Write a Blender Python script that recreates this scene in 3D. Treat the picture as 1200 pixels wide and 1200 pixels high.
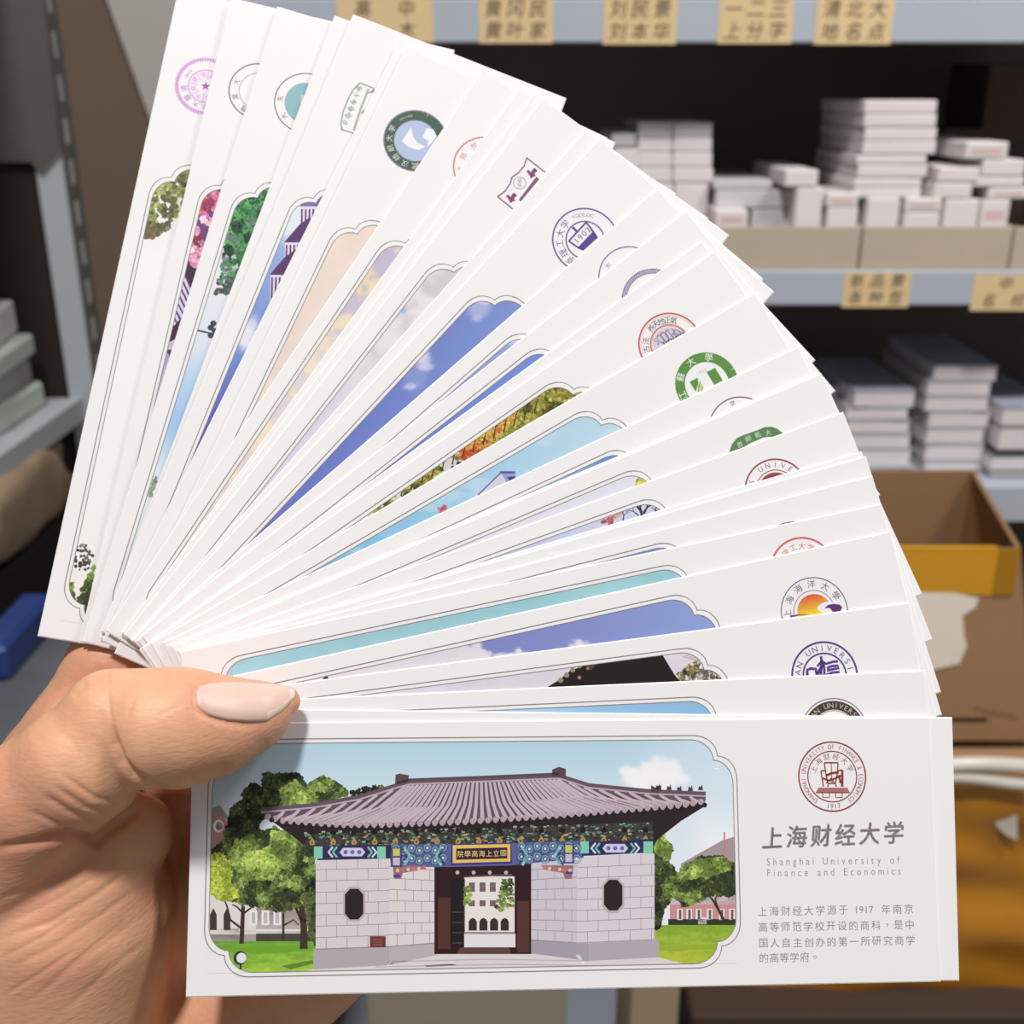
import bpy, math, random
import numpy as np
from mathutils import Matrix, Vector

SC = bpy.context.scene
COL = SC.collection
for o in list(bpy.data.objects):
    bpy.data.objects.remove(o)

# ---------------------------------------------------------------- camera
PITCH = math.radians(21.0)
CAMH = 1.35
cp, sp = math.cos(PITCH), math.sin(PITCH)
cam_d = bpy.data.cameras.new('camera')
cam = bpy.data.objects.new('camera', cam_d)
COL.objects.link(cam)
cam.location = (0, 0, CAMH)
cam.rotation_euler = (math.pi / 2 - PITCH, 0, 0)
cam_d.sensor_width = 36.0
cam_d.lens = 1287.0 / 1200.0 * 36.0
cam_d.clip_start = 0.02
cam_d.clip_end = 20
cam_d.dof.use_dof = True
cam_d.dof.focus_distance = 0.208
cam_d.dof.aperture_fstop = 24.0
SC.camera = cam

# ---------------------------------------------------------------- daylight-grey ambient, ceiling lamp, shelf fill, exposure
world = bpy.data.worlds.new('world')
SC.world = world
world.use_nodes = True
bg = world.node_tree.nodes['Background']
bg.inputs[0].default_value = (1.0, 0.985, 0.975, 1)
bg.inputs[1].default_value = 0.21

def area(name, loc, target, size, power, color=(1, 1, 1)):
    d = bpy.data.lights.new(name, 'AREA')
    d.shape = 'DISK'; d.size = size; d.energy = power; d.color = color
    o = bpy.data.objects.new(name, d); COL.objects.link(o)
    o.location = loc
    o.rotation_euler = (Vector(target) - Vector(loc)).to_track_quat('-Z', 'Y').to_euler()
    return o
area('ceiling_lamp', (-0.33, -0.72, 3.85), (0, 0.2, 1.3), 0.34, 71, (1.0, 0.985, 0.975))
area('shelf_fill', (0.9, 0.35, 2.4), (0.5, 1.1, 1.1), 0.3, 11.5, (1.0, 0.965, 0.94))  # unseen fill light, added to brighten the shelves

SC.view_settings.view_transform = 'Standard'
SC.view_settings.look = 'None'
SC.view_settings.gamma = 1.0
SC.view_settings.use_curve_mapping = False
SC.view_settings.exposure = 0.0

# ---------------------------------------------------------------- helpers
def lin(c):
    c = np.asarray(c, float) / 255.0
    return np.where(c <= 0.04045, c / 12.92, ((c + 0.055) / 1.055) ** 2.4)

def C2W(p):                     # camera-aligned metres (x right, y down, z forward) to world
    p = np.asarray(p, float)
    X, Y, Z = p[..., 0], p[..., 1], p[..., 2]
    return np.stack([X, Z * cp - Y * sp, -Y * cp - Z * sp + CAMH], -1)
def D2W(p):
    X, Y, Z = p
    return np.array([X, Z * cp - Y * sp, -Y * cp - Z * sp])

def at(px, py, Y):              # a point of the room on the upright plane at distance Y
    a = (px - 600) / 1287.0; b = (py - 600) / 1287.0
    wy = cp - b * sp; wz = -b * cp - sp
    return np.array([a / wy * Y, Y, wz / wy * Y + CAMH])

def tag(o, label=None, cat=None, group=None, kind=None):
    if label: o['label'] = label
    if cat: o['category'] = cat
    if group: o['group'] = group
    if kind: o['kind'] = kind
    return o

def link_mesh(name, verts, faces, mats, parent=None, smooth=False, midx=None):
    me = bpy.data.meshes.new(name)
    me.from_pydata([tuple(map(float, v)) for v in verts], [], [tuple(f) for f in faces])
    for m in (mats if isinstance(mats, (list, tuple)) else [mats]):
        me.materials.append(m)
    if midx is not None:
        me.polygons.foreach_set('material_index', midx)
    if smooth:
        me.polygons.foreach_set('use_smooth', [True] * len(me.polygons))
    me.update()
    o = bpy.data.objects.new(name, me)
    COL.objects.link(o)
    if parent: o.parent = parent
    return o

def empty(name, loc=(0, 0, 0), rz=0):
    o = bpy.data.objects.new(name, None); COL.objects.link(o)
    o.location = loc; o.rotation_euler = (0, 0, rz); o.empty_display_size = 0.02
    return o

class MB:                       # mesh builder
    def __init__(s): s.v = []; s.f = []; s.m = []
    def add(s, V, F, mi=0):
        b = len(s.v); s.v += [tuple(map(float, p)) for p in V]
        for f in F: s.f.append(tuple(i + b for i in f)); s.m.append(mi)
    def box(s, lo, hi, ch=0.0, mi=0, M=None):
        (x0, y0, z0), (x1, y1, z1) = lo, hi
        if ch <= 0:
            V = [(x, y, z) for z in (z0, z1) for y in (y0, y1) for x in (x0, x1)]
            F = [(0, 2, 3, 1), (4, 5, 7, 6), (0, 1, 5, 4), (2, 6, 7, 3), (0, 4, 6, 2), (1, 3, 7, 5)]
        else:
            V = []; c = min(ch, (x1 - x0) * .45, (y1 - y0) * .45, (z1 - z0) * .45)
            for sx in (0, 1):
                for sy in (0, 1):
                    for sz in (0, 1):
                        X = (x0, x1)[sx]; Y = (y0, y1)[sy]; Z = (z0, z1)[sz]
                        dx, dy, dz = (c, -c)[sx], (c, -c)[sy], (c, -c)[sz]
                        V += [(X, Y + dy, Z + dz), (X + dx, Y, Z + dz), (X + dx, Y + dy, Z)]
            I = lambda a, b, d, k: ((a * 2 + b) * 2 + d) * 3 + k
            F = []
            for a in (0, 1):
                q = [I(a, 0, 0, 0), I(a, 1, 0, 0), I(a, 1, 1, 0), I(a, 0, 1, 0)]; F.append(q if a else q[::-1])
                q = [I(0, a, 0, 1), I(1, a, 0, 1), I(1, a, 1, 1), I(0, a, 1, 1)]; F.append(q[::-1] if a else q)
                q = [I(0, 0, a, 2), I(1, 0, a, 2), I(1, 1, a, 2), I(0, 1, a, 2)]; F.append(q if a else q[::-1])
            for a in (0, 1):
                for b in (0, 1):
                    F.append([I(a, b, 0, 0), I(a, b, 1, 0), I(a, b, 1, 1), I(a, b, 0, 1)])
                    F.append([I(a, 0, b, 0), I(a, 1, b, 0), I(a, 1, b, 2), I(a, 0, b, 2)])
                    F.append([I(0, a, b, 1), I(1, a, b, 1), I(1, a, b, 2), I(0, a, b, 2)])
                    for d in (0, 1): F.append([I(a, b, d, 0), I(a, b, d, 1), I(a, b, d, 2)])
        if M is not None: V = [tuple(M @ Vector(p)) for p in V]
        s.add(V, F, mi)
    def quadsheet(s, a, b, c, d, t, mi=0):      # a thin slab between four corner points
        a, b, c, d = map(np.array, (a, b, c, d)); n = np.cross(b - a, d - a); n = n / np.linalg.norm(n) * t
        V = [a, b, c, d, a + n, b + n, c + n, d + n]
        s.add(V, [(0, 3, 2, 1), (4, 5, 6, 7), (0, 1, 5, 4), (1, 2, 6, 5), (2, 3, 7, 6), (3, 0, 4, 7)], mi)
    def build(s, name, mats, parent=None, smooth=False):
        o = link_mesh(name, s.v, s.f, mats, parent, smooth, s.m if isinstance(mats, (list, tuple)) else None)
        me = o.data
        import bmesh
        bm = bmesh.new(); bm.from_mesh(me); bmesh.ops.recalc_face_normals(bm, faces=bm.faces); bm.to_mesh(me); bm.free()
        return o

# ---------------------------------------------------------------- materials
def mat(name, rgb, rough=0.6, noise=0.0, scale=20.0, spec=0.4, metal=0.0, bump=0.0, bscale=200.0, coat=0.0):
    m = bpy.data.materials.new(name); m.use_nodes = True
    nt = m.node_tree; b = nt.nodes['Principled BSDF']
    c = lin(rgb)
    b.inputs['Base Color'].default_value = (*c, 1)
    b.inputs['Roughness'].default_value = rough
    b.inputs['Specular IOR Level'].default_value = spec
    b.inputs['Metallic'].default_value = metal
    b.inputs['Coat Weight'].default_value = coat
    if noise > 0 or bump > 0:
        tc = nt.nodes.new('ShaderNodeTexCoord')
        if noise > 0:
            n = nt.nodes.new('ShaderNodeTexNoise'); n.inputs['Scale'].default_value = scale; n.inputs['Detail'].default_value = 4
            nt.links.new(tc.outputs['Object'], n.inputs['Vector'])
            r = nt.nodes.new('ShaderNodeMix'); r.data_type = 'RGBA'
            r.inputs[6].default_value = (*(c * (1 - noise)), 1)
            r.inputs[7].default_value = (*np.minimum(c * (1 + noise), 1), 1)
            nt.links.new(n.outputs['Fac'], r.inputs[0]); nt.links.new(r.outputs[2], b.inputs['Base Color'])
        if bump > 0:
            n2 = nt.nodes.new('ShaderNodeTexNoise'); n2.inputs['Scale'].default_value = bscale; n2.inputs['Detail'].default_value = 3
            nt.links.new(tc.outputs['Object'], n2.inputs['Vector'])
            bp = nt.nodes.new('ShaderNodeBump'); bp.inputs['Strength'].default_value = bump; bp.inputs['Distance'].default_value = 0.002
            nt.links.new(n2.outputs['Fac'], bp.inputs['Height']); nt.links.new(bp.outputs[0], b.inputs['Normal'])
    return m

M_edge = mat('card_cut_edge', (250, 250, 249), .6, spec=.2)  # raw white cut edge, lifted to paint in the light it catches
M_paper = mat('card_paper', (236, 235, 235), .5, spec=.3)
M_lip = mat('shelf_paint', (176, 184, 196), .5, noise=.05, scale=6)
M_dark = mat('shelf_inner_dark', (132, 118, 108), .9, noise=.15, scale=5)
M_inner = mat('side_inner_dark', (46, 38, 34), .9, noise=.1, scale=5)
M_tape = mat('masking_tape', (222, 195, 148), .7, noise=.08, scale=60)
M_ink = mat('marker_ink', (84, 68, 54), .7)
M_tray = mat('tray_card', (188, 172, 155), .8, noise=.05, scale=30)
M_boxw = mat('box_white', (230, 222, 221), .55, noise=.04, scale=40)
M_boxs = mat('box_grey_wrap', (205, 202, 202), .4, noise=.12, scale=50)
M_book = mat('book_block', (222, 214, 214), .7, noise=.06, scale=70)
M_cover = mat('book_cover', (190, 190, 198), .35, noise=.25, scale=30)
M_cart = mat('carton_board', (166, 128, 92), .85, noise=.08, scale=18)
M_cartd = mat('carton_inner', (150, 116, 82), .9, noise=.08, scale=18)
M_tapey = mat('amber_tape', (214, 152, 34), .28, noise=.12, scale=9, spec=.5)
M_amber = mat('amber_wrap', (190, 126, 30), .25, noise=.3, scale=10, spec=.6, bump=.5, bscale=12)
M_film = mat('clear_film_fold', (214, 206, 196), .25, noise=.08, scale=40, spec=.6)
M_paperscrap = mat('torn_paper', (244, 232, 216), .8, noise=.05, scale=40)
M_wall = mat('wall_paint', (134, 114, 100), .9, noise=.1, scale=2)
M_floor = mat('floor_tile', (150, 142, 130), .5, noise=.1, scale=3)
M_post = mat('post_grey', (176, 180, 184), .45, noise=.05, scale=20)
M_postd = mat('slot_dark', (46, 44, 42), .8)
M_panel = mat('panel_grey', (206, 200, 194), .8, noise=.05, scale=4)
M_brownpaper = mat('brown_paper', (150, 128, 104), .9, noise=.35, scale=25, bump=.6, bscale=20)
M_blue = mat('blue_pack', (40, 62, 122), .3, noise=.3, scale=14)
M_greenpack = mat('green_white_pack', (186, 198, 184), .35, noise=.15, scale=30)
M_darkpack = mat('dark_pack', (92, 94, 100), .35, noise=.45, scale=16)
M_flange = mat('post_flange', (104, 104, 100), .55, noise=.08, scale=20)
M_slot = mat('slot_bright', (186, 188, 188), .5)
M_greypack = mat('grey_pack', (140, 138, 138), .35, noise=.3, scale=22)

# ---------------------------------------------------------------- glyphs of the built-in font, cached as flat meshes
_td = bpy.data.curves.new('glyph_source', 'FONT'); _td.resolution_u = 3
_to = bpy.data.objects.new('glyph_source', _td); COL.objects.link(_to)
_G = {}
def glyph(ch):
    if ch not in _G:
        _td.body = ch
        dg = bpy.context.evaluated_depsgraph_get(); dg.update()
        me = _to.evaluated_get(dg).to_mesh()
        V = np.array([v.co[:2] for v in me.vertices]) if len(me.vertices) else np.zeros((0, 2))
        F = [tuple(p.vertices) for p in me.polygons]
        _to.evaluated_get(dg).to_mesh_clear()
        _G[ch] = (V, F)
    return _G[ch]

# ---------------------------------------------------------------- the room
def structure(name, lo, hi, m):
    b = MB(); b.box(lo, hi); return tag(b.build(name, m), kind='structure')
structure('floor', (-1.6, -0.9, -0.05), (1.8, 2.3, 0.0), M_floor)
structure('wall_back', (-1.6, 1.72, 0.0), (1.8, 1.78, 2.9), M_wall)
structure('wall_left', (-1.66, -0.9, 0.0), (-1.6, 1.78, 2.9), M_wall)

rnd = random.Random(4)
SY = 1.10                       # front of the main shelf unit
def zat_px(py, Y): return at(600, py, Y)[2]

def writing(b, text_rows, x0, x1, z0, z1, y, mi):      # handwriting on a tape label, facing the shop
    n = len(text_rows)
    for r, row in enumerate(text_rows):
        ch = (z1 - z0) / n
        zc = z1 - ch * (r + .5)
        step = (x1 - x0) * .9 / len(row)
        for i, c in enumerate(row):
            V, F = glyph(c)
            if not len(V): continue
            mn, mx = V.min(0), V.max(0); ctr = (mn + mx) / 2
            s = min(ch * .82, step * .9) / max((mx - mn).max(), .3)
            ox = x0 + (x1 - x0) * .05 + step * (i + .5)
            P = (V - ctr) * s
            P[:, 0] += P[:, 1] * .15
            b.add([(ox + p[0], y, zc + p[1]) for p in P], F, mi)

unit = empty('metal_shelf_unit', (0.2, SY, 0))
tag(unit, 'grey metal shelf unit with tape labelled shelf edges, stacked with paper boxes', 'shelf')
inv = Matrix.Translation((-0.2, -SY, 0))
UX0, UX1 = -0.25, 0.95
def upart(b, name, m, parent=unit):
    o = b.build(name, m, parent)
    if parent is unit: o.matrix_parent_inverse = inv
    return o
shelves = []
lipz = [(zat_px(50.5, SY), zat_px(50.5, SY) + .0375), (zat_px(358, SY), zat_px(317, SY)), (zat_px(612, SY), zat_px(570, SY))]
for (z0, z1) in lipz:
    b = MB()
    b.box((UX0, SY, z0), (UX1, SY + .012, z1), .0015)
    b.box((UX0, SY + .012, z1 - .004), (UX1, SY + .40, z1 - .001))
    shelves.append(upart(b, 'shelf_board', M_lip))
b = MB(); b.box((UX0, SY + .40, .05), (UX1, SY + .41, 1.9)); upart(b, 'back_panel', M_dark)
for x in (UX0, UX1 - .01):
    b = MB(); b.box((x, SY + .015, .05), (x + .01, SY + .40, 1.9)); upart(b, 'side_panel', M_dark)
for z in (1.72, .1):
    b = MB(); b.box((UX0, SY, z), (UX1, SY + .40, z + .02)); upart(b, 'end_board', M_lip)

# tape labels on the shelf edges: (px left, px right, py top, py bottom, rows, board)
tapes = [(395, 508, -3, 50, ['高中', '小木'], 0), (561, 648, -3, 50.5, ['黄冈民', '黄叶家'], 0), (707, 793, -3, 52, ['刘民景', '刘本华'], 0),
         (842, 929, -3, 51, ['一二三', '上分字'], 0), (956, 1046, -3, 52, ['清北大', '地名点'], 0),
         (988, 1066, 319, 360, ['新品景', '各种签'], 1), (1139, 1215, 322, 364, ['中', '名校'], 1)]
for (x0, x1, y0, y1, rows, k) in tapes:
    a = at(x0, y1, SY); c = at(x1, y0, SY)
    b = MB()
    z1 = c[2]; z0 = a[2]
    # the tape folds under the lower rim of the shelf
    X0, X1 = at(x0, (y0 + y1) / 2, SY)[0], at(x1, (y0 + y1) / 2, SY)[0]
    b.box((X0, SY - .0006, z0), (X1, SY - .0001, z1))
    writing(b, rows, X0, X1, z0 + .002, z1, SY - .0009, 1)
    o = b.build('tape_label', [M_tape, M_ink], shelves[k])

# beige trays standing on the second shelf
z_sh = lipz[1][1]
trays = [(658, 831), (833, 1007), (1010, 1184), (1187, 1360)]
tl = ['beige cardboard tray on the middle shelf, mostly behind the fan', 'beige cardboard tray on the middle shelf left of the tall box pile',
      'beige cardboard tray on the middle shelf holding the tall white box pile', 'beige cardboard tray end at the edge of the picture']
for i, (a0, a1) in enumerate(trays):
    X0 = at(a0, 290, SY + .004)[0]; X1 = at(a1, 290, SY + .004)[0]
    z1 = zat_px(266, SY + .004)
    b = MB(); t = .003; Y0 = SY + .004; Y1 = SY + .30
    b.box((0, 0, 0), (X1 - X0, t, z1 - z_sh), .0006)
    b.box((0, t, 0), (t, Y1 - Y0, z1 - z_sh)); b.box((X1 - X0 - t, t, 0), (X1 - X0, Y1 - Y0, z1 - z_sh))
    b.box((t, Y1 - Y0 - t, 0), (X1 - X0 - t, Y1 - Y0, z1 - z_sh)); b.box((t, t, 0), (X1 - X0 - t, Y1 - Y0 - t, t))
    o = b.build('cardboard_tray', M_tray); o.location = (X0, Y0, z_sh)
    tag(o, tl[i], 'tray', 'beige trays on the middle shelf')

# little boxes and packs: (x0, x1, y0, y1 in the photo at the front plane, depth, plane, material, label)
def pack(x0, x1, y0, y1, Y, dep, m, name, label, cat, group, skew=0.0, ch=.0012, lid=True):
    p = at((x0 + x1) / 2, y1, Y); top = zat_px(y0, Y)
    w = at(x1, (y0 + y1) / 2, Y)[0] - at(x0, (y0 + y1) / 2, Y)[0]; h = top - p[2]
    hv = h
    if y1 >= 266: p[2] = z_sh + .0034; h = top - p[2]      # stands on the tray floor
    b = MB(); b.box((-w / 2, 0, 0), (w / 2, dep, h - hv * .015), ch)
    o = b.build(name, m); o.location = (p[0], Y, p[2]); o.rotation_euler = (0, 0, skew)
    tag(o, label, cat, group)
    if lid:
        b = MB(); b.box((-w * .36, -.0003, h - hv * .72), (w * .36, -.00005, h - hv * .38)); k = b.build('front_label', M_print, o)
    return o
M_print = mat('box_print', (214, 190, 188), .6, noise=.1, scale=60)
G1 = 'white bookmark boxes on the middle shelf'
tall = [(1012, 1097, 117, 133), (1011.5, 1096.5, 133.5, 149), (1012, 1097, 150, 165), (1010, 1096, 165.5, 181),
        (1003, 1085, 182, 193), (1004, 1086, 193.5, 208), (1000, 1080, 209, 219.5), (1000, 1079, 220, 232)]
lab = ['topmost', 'second', 'third', 'fourth', 'fifth', 'sixth', 'seventh', 'lowest']
zprev = None
for i, (x0, x1, y0, y1) in enumerate(tall):
    pack(x0, x1, y0, y1, SY + .02, .16, M_boxw, 'bookmark_box', 'white box in the tall pile on the middle shelf, %s%s' % (lab[i], '' if i in (0, 7) else ' from the top'), 'box', G1, rnd.uniform(-.015, .03), lid=False)
small = [(968, 1005, 226, 243, 'pinkish white box standing left under the tall pile, upper'), (968, 1004, 243, 266, 'pinkish white box standing left under the tall pile, lower'),
         (1014, 1052, 232.5, 266, 'white box right beneath the middle of the tall pile'), (1060, 1103, 232, 248, 'pinkish white box right of the tall pile foot, upper'),
         (1058, 1100, 248.5, 266, 'pinkish white box right of the tall pile foot, lower'), (1104, 1144, 233, 266, 'wide pinkish box between the tall pile foot and the end box'),
         (1147, 1180, 234, 266, 'pale grey box standing at the right end of the tray'), (1098, 1147, 196, 213, 'white box on top of the short pile right of the tall pile'),
         (1093, 1138, 214, 232, 'pinkish box second in the short pile right of the tall pile'), (1130, 1180, 166, 186, 'small white box with red print lying highest near the right edge'),
         (1150, 1200, 187, 206, 'white box under the small red printed box near the edge'), (1140, 1200, 207, 219, 'thin white box third down near the right edge'),
         (1157, 1205, 220, 233, 'white box fourth down near the right edge'), (919, 958, 199, 219, 'small white box on the grey packs left of the tall pile'),
         (930, 962, 219.5, 266, 'upright white box left of the tall pile with grey side'), (838, 876, 246, 266, 'white box front above the tray edge beside the fan')]
for i, (x0, x1, y0, y1, l) in enumerate(small):
    pack(x0, x1, y0, y1, SY + .014 + .0004 * i, .15, M_boxw, 'bookmark_box', l, 'box', G1, 0, lid=(i % 3 == 0))
colB = [(747, 787, 143, 162), (788, 834, 143, 161), (747, 787, 162.5, 178), (788, 834, 161.5, 178), (747, 787, 178.5, 196), (788, 834, 178.5, 196), (747, 787, 196.5, 214), (788, 835, 196.5, 214), (747, 787, 214.5, 266), (788, 828, 214.5, 266), (716, 745, 156, 172), (716, 745, 172.5, 266)]
ln = ['topmost of the left stack', 'topmost of the right stack', 'second of the left stack', 'second of the right stack', 'third of the left stack', 'third of the right stack', 'fourth of the left stack', 'fourth of the right stack', 'lowest of the left stack', 'lowest of the right stack', 'upper of the low stack at the side', 'lower of the low stack at the side']
for i, (x0, x1, y0, y1) in enumerate(colB):
    pack(x0, x1, y0, y1, SY + .06, .15, M_boxs if i in (0, 1, 10) else M_boxw, 'bookmark_box', 'pale box behind the top of the fan, ' + ln[i], 'box', G1, 0, lid=False)
greys = [(836, 905, 211, 222, 'flat pale blue pack lying on the grey packs beside the fan'), (838, 935, 222.5, 244, 'grey wrapped pack left of the tall box pile, upper'), (880, 925, 245, 266, 'grey wrapped pack left of the tall box pile, lower')]
for i, (x0, x1, y0, y1, l) in enumerate(greys):
    pack(x0, x1, y0, y1, SY + .045, .14, M_boxs, 'wrapped_pack', l, 'pack', 'grey packs on the middle shelf', .0, lid=False)
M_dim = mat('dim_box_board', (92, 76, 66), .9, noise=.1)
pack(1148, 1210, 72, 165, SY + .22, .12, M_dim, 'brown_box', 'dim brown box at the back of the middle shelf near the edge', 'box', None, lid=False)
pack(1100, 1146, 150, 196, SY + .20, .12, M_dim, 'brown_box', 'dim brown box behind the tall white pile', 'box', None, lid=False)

# stacks of books on the lower shelf
G2 = 'books stacked on the lower shelf'
zl = lipz[2][1]
M_covert = mat('book_cover_dark', (172, 178, 194), .35, noise=.35, scale=25)
def bookpile(name_label, rows, Y, dep, cover=M_cover):
    for i, (x0, x1, y0, y1, l) in enumerate(rows):
        dx = rnd.uniform(-2.5, 2.5); x0, x1 = x0 + dx, x1 + dx
        p = at((x0 + x1) / 2, y1, Y); top = zat_px(y0, Y)
        w = at(x1, (y0 + y1) / 2, Y)[0] - at(x0, (y0 + y1) / 2, Y)[0]; p[2] = max(p[2], zl + .0002); h = max(top - p[2], .004)
        root = empty('book', (p[0], Y, p[2]), rnd.uniform(-.03, .03))
        tag(root, l, 'book', G2)
        b = MB(); b.box((-w / 2 + .001, .001, .0012), (w / 2 - .001, dep - .001, h - .0014), .0004); b.build('page_block', M_book, root)
        b = MB(); b.box((-w / 2, 0, 0), (w / 2, dep, .001)); b.build('cover', cover, root)
        b = MB(); b.box((-w / 2, 0, h - .0013), (w / 2, dep, h - .0003)); b.build('cover', M_covert if i == 0 else cover, root)
nth = ['topmost', 'second', 'third', 'fourth', 'fifth', 'sixth', 'seventh', 'eighth', 'ninth']
R = []
for i, (y0, y1, x0, x1) in enumerate([(428, 446, 1092, 1166), (446, 464, 1085, 1160), (464, 482, 1085, 1159), (482, 501, 1088, 1161), (501, 520, 1082, 1152), (520, 540, 1081, 1150), (540, 575, 1080, 1150)]):
    R.append((x0, x1, y0, y1, 'book in the tall pile above the open carton, %s from its top' % nth[i] if i else 'book on top of the tall pile above the open carton'))
bookpile('tall', R, SY + .05, .16)
R = []
for i, (y0, y1, x0, x1) in enumerate([(458, 477, 998, 1071), (477, 492, 988, 1062), (492, 508, 990, 1065), (508, 526, 990, 1066), (526, 548, 992, 1066), (548, 580, 992, 1066)]):
    R.append((x0, x1, y0, y1, 'book in the low pile beside the fan edge, %s from its top' % nth[i] if i else 'book on top of the low pile beside the fan edge'))
bookpile('low', R, SY + .05, .16)
R = []
for i, (y0, y1, x0, x1) in enumerate([(478, 500, 1172, 1240), (500, 528, 1166, 1236), (534, 552, 1157, 1230), (552, 572, 1157, 1230)]):
    R.append((x0, x1, y0, y1, 'greyish book in the pile cut by the edge, %s from its top' % nth[i] if i else 'greyish book on top of the pile cut by the edge'))
bookpile('edge', R, SY + .03, .16, M_greypack)
R = []
for i, (y0, y1, x0, x1) in enumerate([(452, 480, 900, 985), (480, 520, 900, 985), (520, 575, 900, 985)]):
    R.append((x0, x1, y0, y1, 'bluish book in the pile peeking past the fan, %s from its top' % nth[i] if i else 'bluish book on top of the pile peeking past the fan'))
bookpile('hidden', R, SY + .10, .16)

# open carton with amber tape in front of the lower shelf
cx = empty('open_carton', (0.32, 0.96, 0.0))
tag(cx, 'open brown carton with an amber tape band around its rim', 'carton')
ci = Matrix.Translation((-0.32, -0.96, 0))
def cpart(b, name, m, root, I):
    o = b.build(name, m, root); o.matrix_parent_inverse = I; return o
Yb, Yf = 1.075, 0.865
zr = zat_px(644, Yf); zb = zat_px(868, Yf)
xr_f = at(1190, 660, Yf)[0]; xr_b = at(1136, 556, Yb)[0]; xl = 0.12
zrb = zat_px(551, Yb)
b = MB()
xr_l = at(1212, 868, Yf)[0]
b.quadsheet((xl, Yf, zb), (xr_l, Yf, zb), (xr_f, Yf, zr), (xl, Yf, zr), -.004)
cpart(b, 'front_panel', M_cart, cx, ci)
b = MB(); b.quadsheet((xl, Yb, zb), (xr_b, Yb, zb), (xr_b, Yb, zrb), (xl, Yb, zrb), .004); cpart(b, 'back_panel', M_cartd, cx, ci)
b = MB(); b.quadsheet((xr_l, Yf + .004, zb), (xr_b, Yb, zb), (xr_b, Yb, zrb), (xr_f, Yf + .004, zr), .004); cpart(b, 'side_panel', M_cartd, cx, ci)
b = MB(); b.quadsheet((xl, Yf + .004, zb), (xl, Yb, zb), (xl, Yb, zrb), (xl, Yf + .004, zr), -.004); cpart(b, 'side_panel', M_cartd, cx, ci)
b = MB(); b.quadsheet((xl, Yf, zb + .02), (xr_f, Yf, zb + .02), (xr_b, Yb, zb + .02), (xl, Yb, zb + .02), .004); cpart(b, 'base_panel', M_cartd, cx, ci)
zt0 = zat_px(697, Yf); xs = at(1166, 670, Yf)[0]
b = MB(); b.box((xl - .001, Yf - .001, zt0), (xs, Yf - .0002, zr + .001)); b.box((xl - .001, Yf - .001, zr + .0004), (xs, Yf + .006, zr + .0012)); cpart(b, 'tape_band', M_tapey, cx, ci)
b = MB(); b.box((xs + .0003, Yf - .0014, zt0), (xr_f + .002, Yf - .0002, zr + .001)); cpart(b, 'tape_end', mat('amber_tape_doubled', (170, 120, 24), .3, noise=.1, scale=9), cx, ci)
# torn paper on the carton front
pts = [(1035, 693), (1118, 695), (1147, 701), (1143, 712), (1128, 722), (1130, 745), (1133, 757), (1124, 778), (1094, 785), (1040, 788)]
b = MB(); P = [at(x, y, Yf - .0012) for x, y in pts]; P2 = [at(x, y, Yf) + np.array([0, -.0002, 0]) for x, y in pts]; n = len(P)
b.add(P + P2, [tuple(range(n))] + [(i, (i + 1) % n, n + (i + 1) % n, n + i) for i in range(n)]); cpart(b, 'torn_label', M_paperscrap, cx, ci)
pts = [(1143, 828), (1158, 831), (1192, 838), (1192, 842), (1160, 836), (1144, 832)]
b = MB(); P = [at(x, y, Yf - .0006) for x, y in pts]; P2 = [at(x, y, Yf - .0001) for x, y in pts]; n = len(P)
b.add(P + P2, [tuple(range(n))] + [(i, (i + 1) % n, n + (i + 1) % n, n + i) for i in range(n)]); cpart(b, 'scuff_strip', M_cartd, cx, ci)

# carton wrapped in amber film below it
Y2 = 0.835
lo = empty('wrapped_carton', (0.3, 0.9, 0)); tag(lo, 'carton wrapped in glossy amber film under the open carton', 'carton')
li = Matrix.Translation((-0.3, -0.9, 0))
z1 = zat_px(902, Y2); z0 = zat_px(1158, Y2); X0, X1 = 0.155, 0.62
NX, NZ = 40, 30
V = []; F = []
r2 = random.Random(3)
for j in range(NZ + 1):
    for i in range(NX + 1):
        x = X0 + (X1 - X0) * i / NX; z = z0 + (z1 - z0) * j / NZ
        s = (x * 9 + z * 23)
        d = .0045 * math.sin(z * 42 - 14 * x + 1.2 * math.sin(x * 11)) + .003 * math.sin(x * 15 + z * 90) + .002 * math.sin(x * 70)
        V.append((x, Y2 + d, z))
for j in range(NZ):
    for i in range(NX):
        a = j * (NX + 1) + i; F.append((a, a + 1, a + NX + 2, a + NX + 1))
b = MB(); b.add(V, F)
cpart(b, 'front_wrap', M_amber, lo, li).data.polygons.foreach_set('use_smooth', [True] * len(F))
b = MB(); b.box((X0, Y2 + .008, z0), (X1, Y2 + .26, z1), .003); cpart(b, 'carton_body', M_cart, lo, li)
for k, (ya, yb, amp) in enumerate([(880, 895, .002), (898, 909, .004)]):
    V = []; F = []
    for i in range(31):
        x = X0 + .08 + (.47 - X0 - .08) * i / 30
        zz = zat_px((ya + yb) / 2, Y2) + amp * math.sin(i * .35 + k)
        for j in range(7):
            a = math.pi * j / 6
            V.append((x, Y2 - .012 - .008 * math.sin(a), zz + .0068 * math.cos(a)))
    for i in range(30):
        for j in range(6):
            q = i * 7 + j; F.append((q, q + 1, q + 8, q + 7))
    b = MB(); b.add(V, F); o = cpart(b, 'film_fold', M_film, lo, li); o.data.polygons.foreach_set('use_smooth', [True] * len(F))
V = [at(x, y, Y2 - .006) for x, y in [(1166, 958), (1176, 945), (1192, 942), (1192, 985), (1178, 978), (1168, 968)]]
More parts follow.
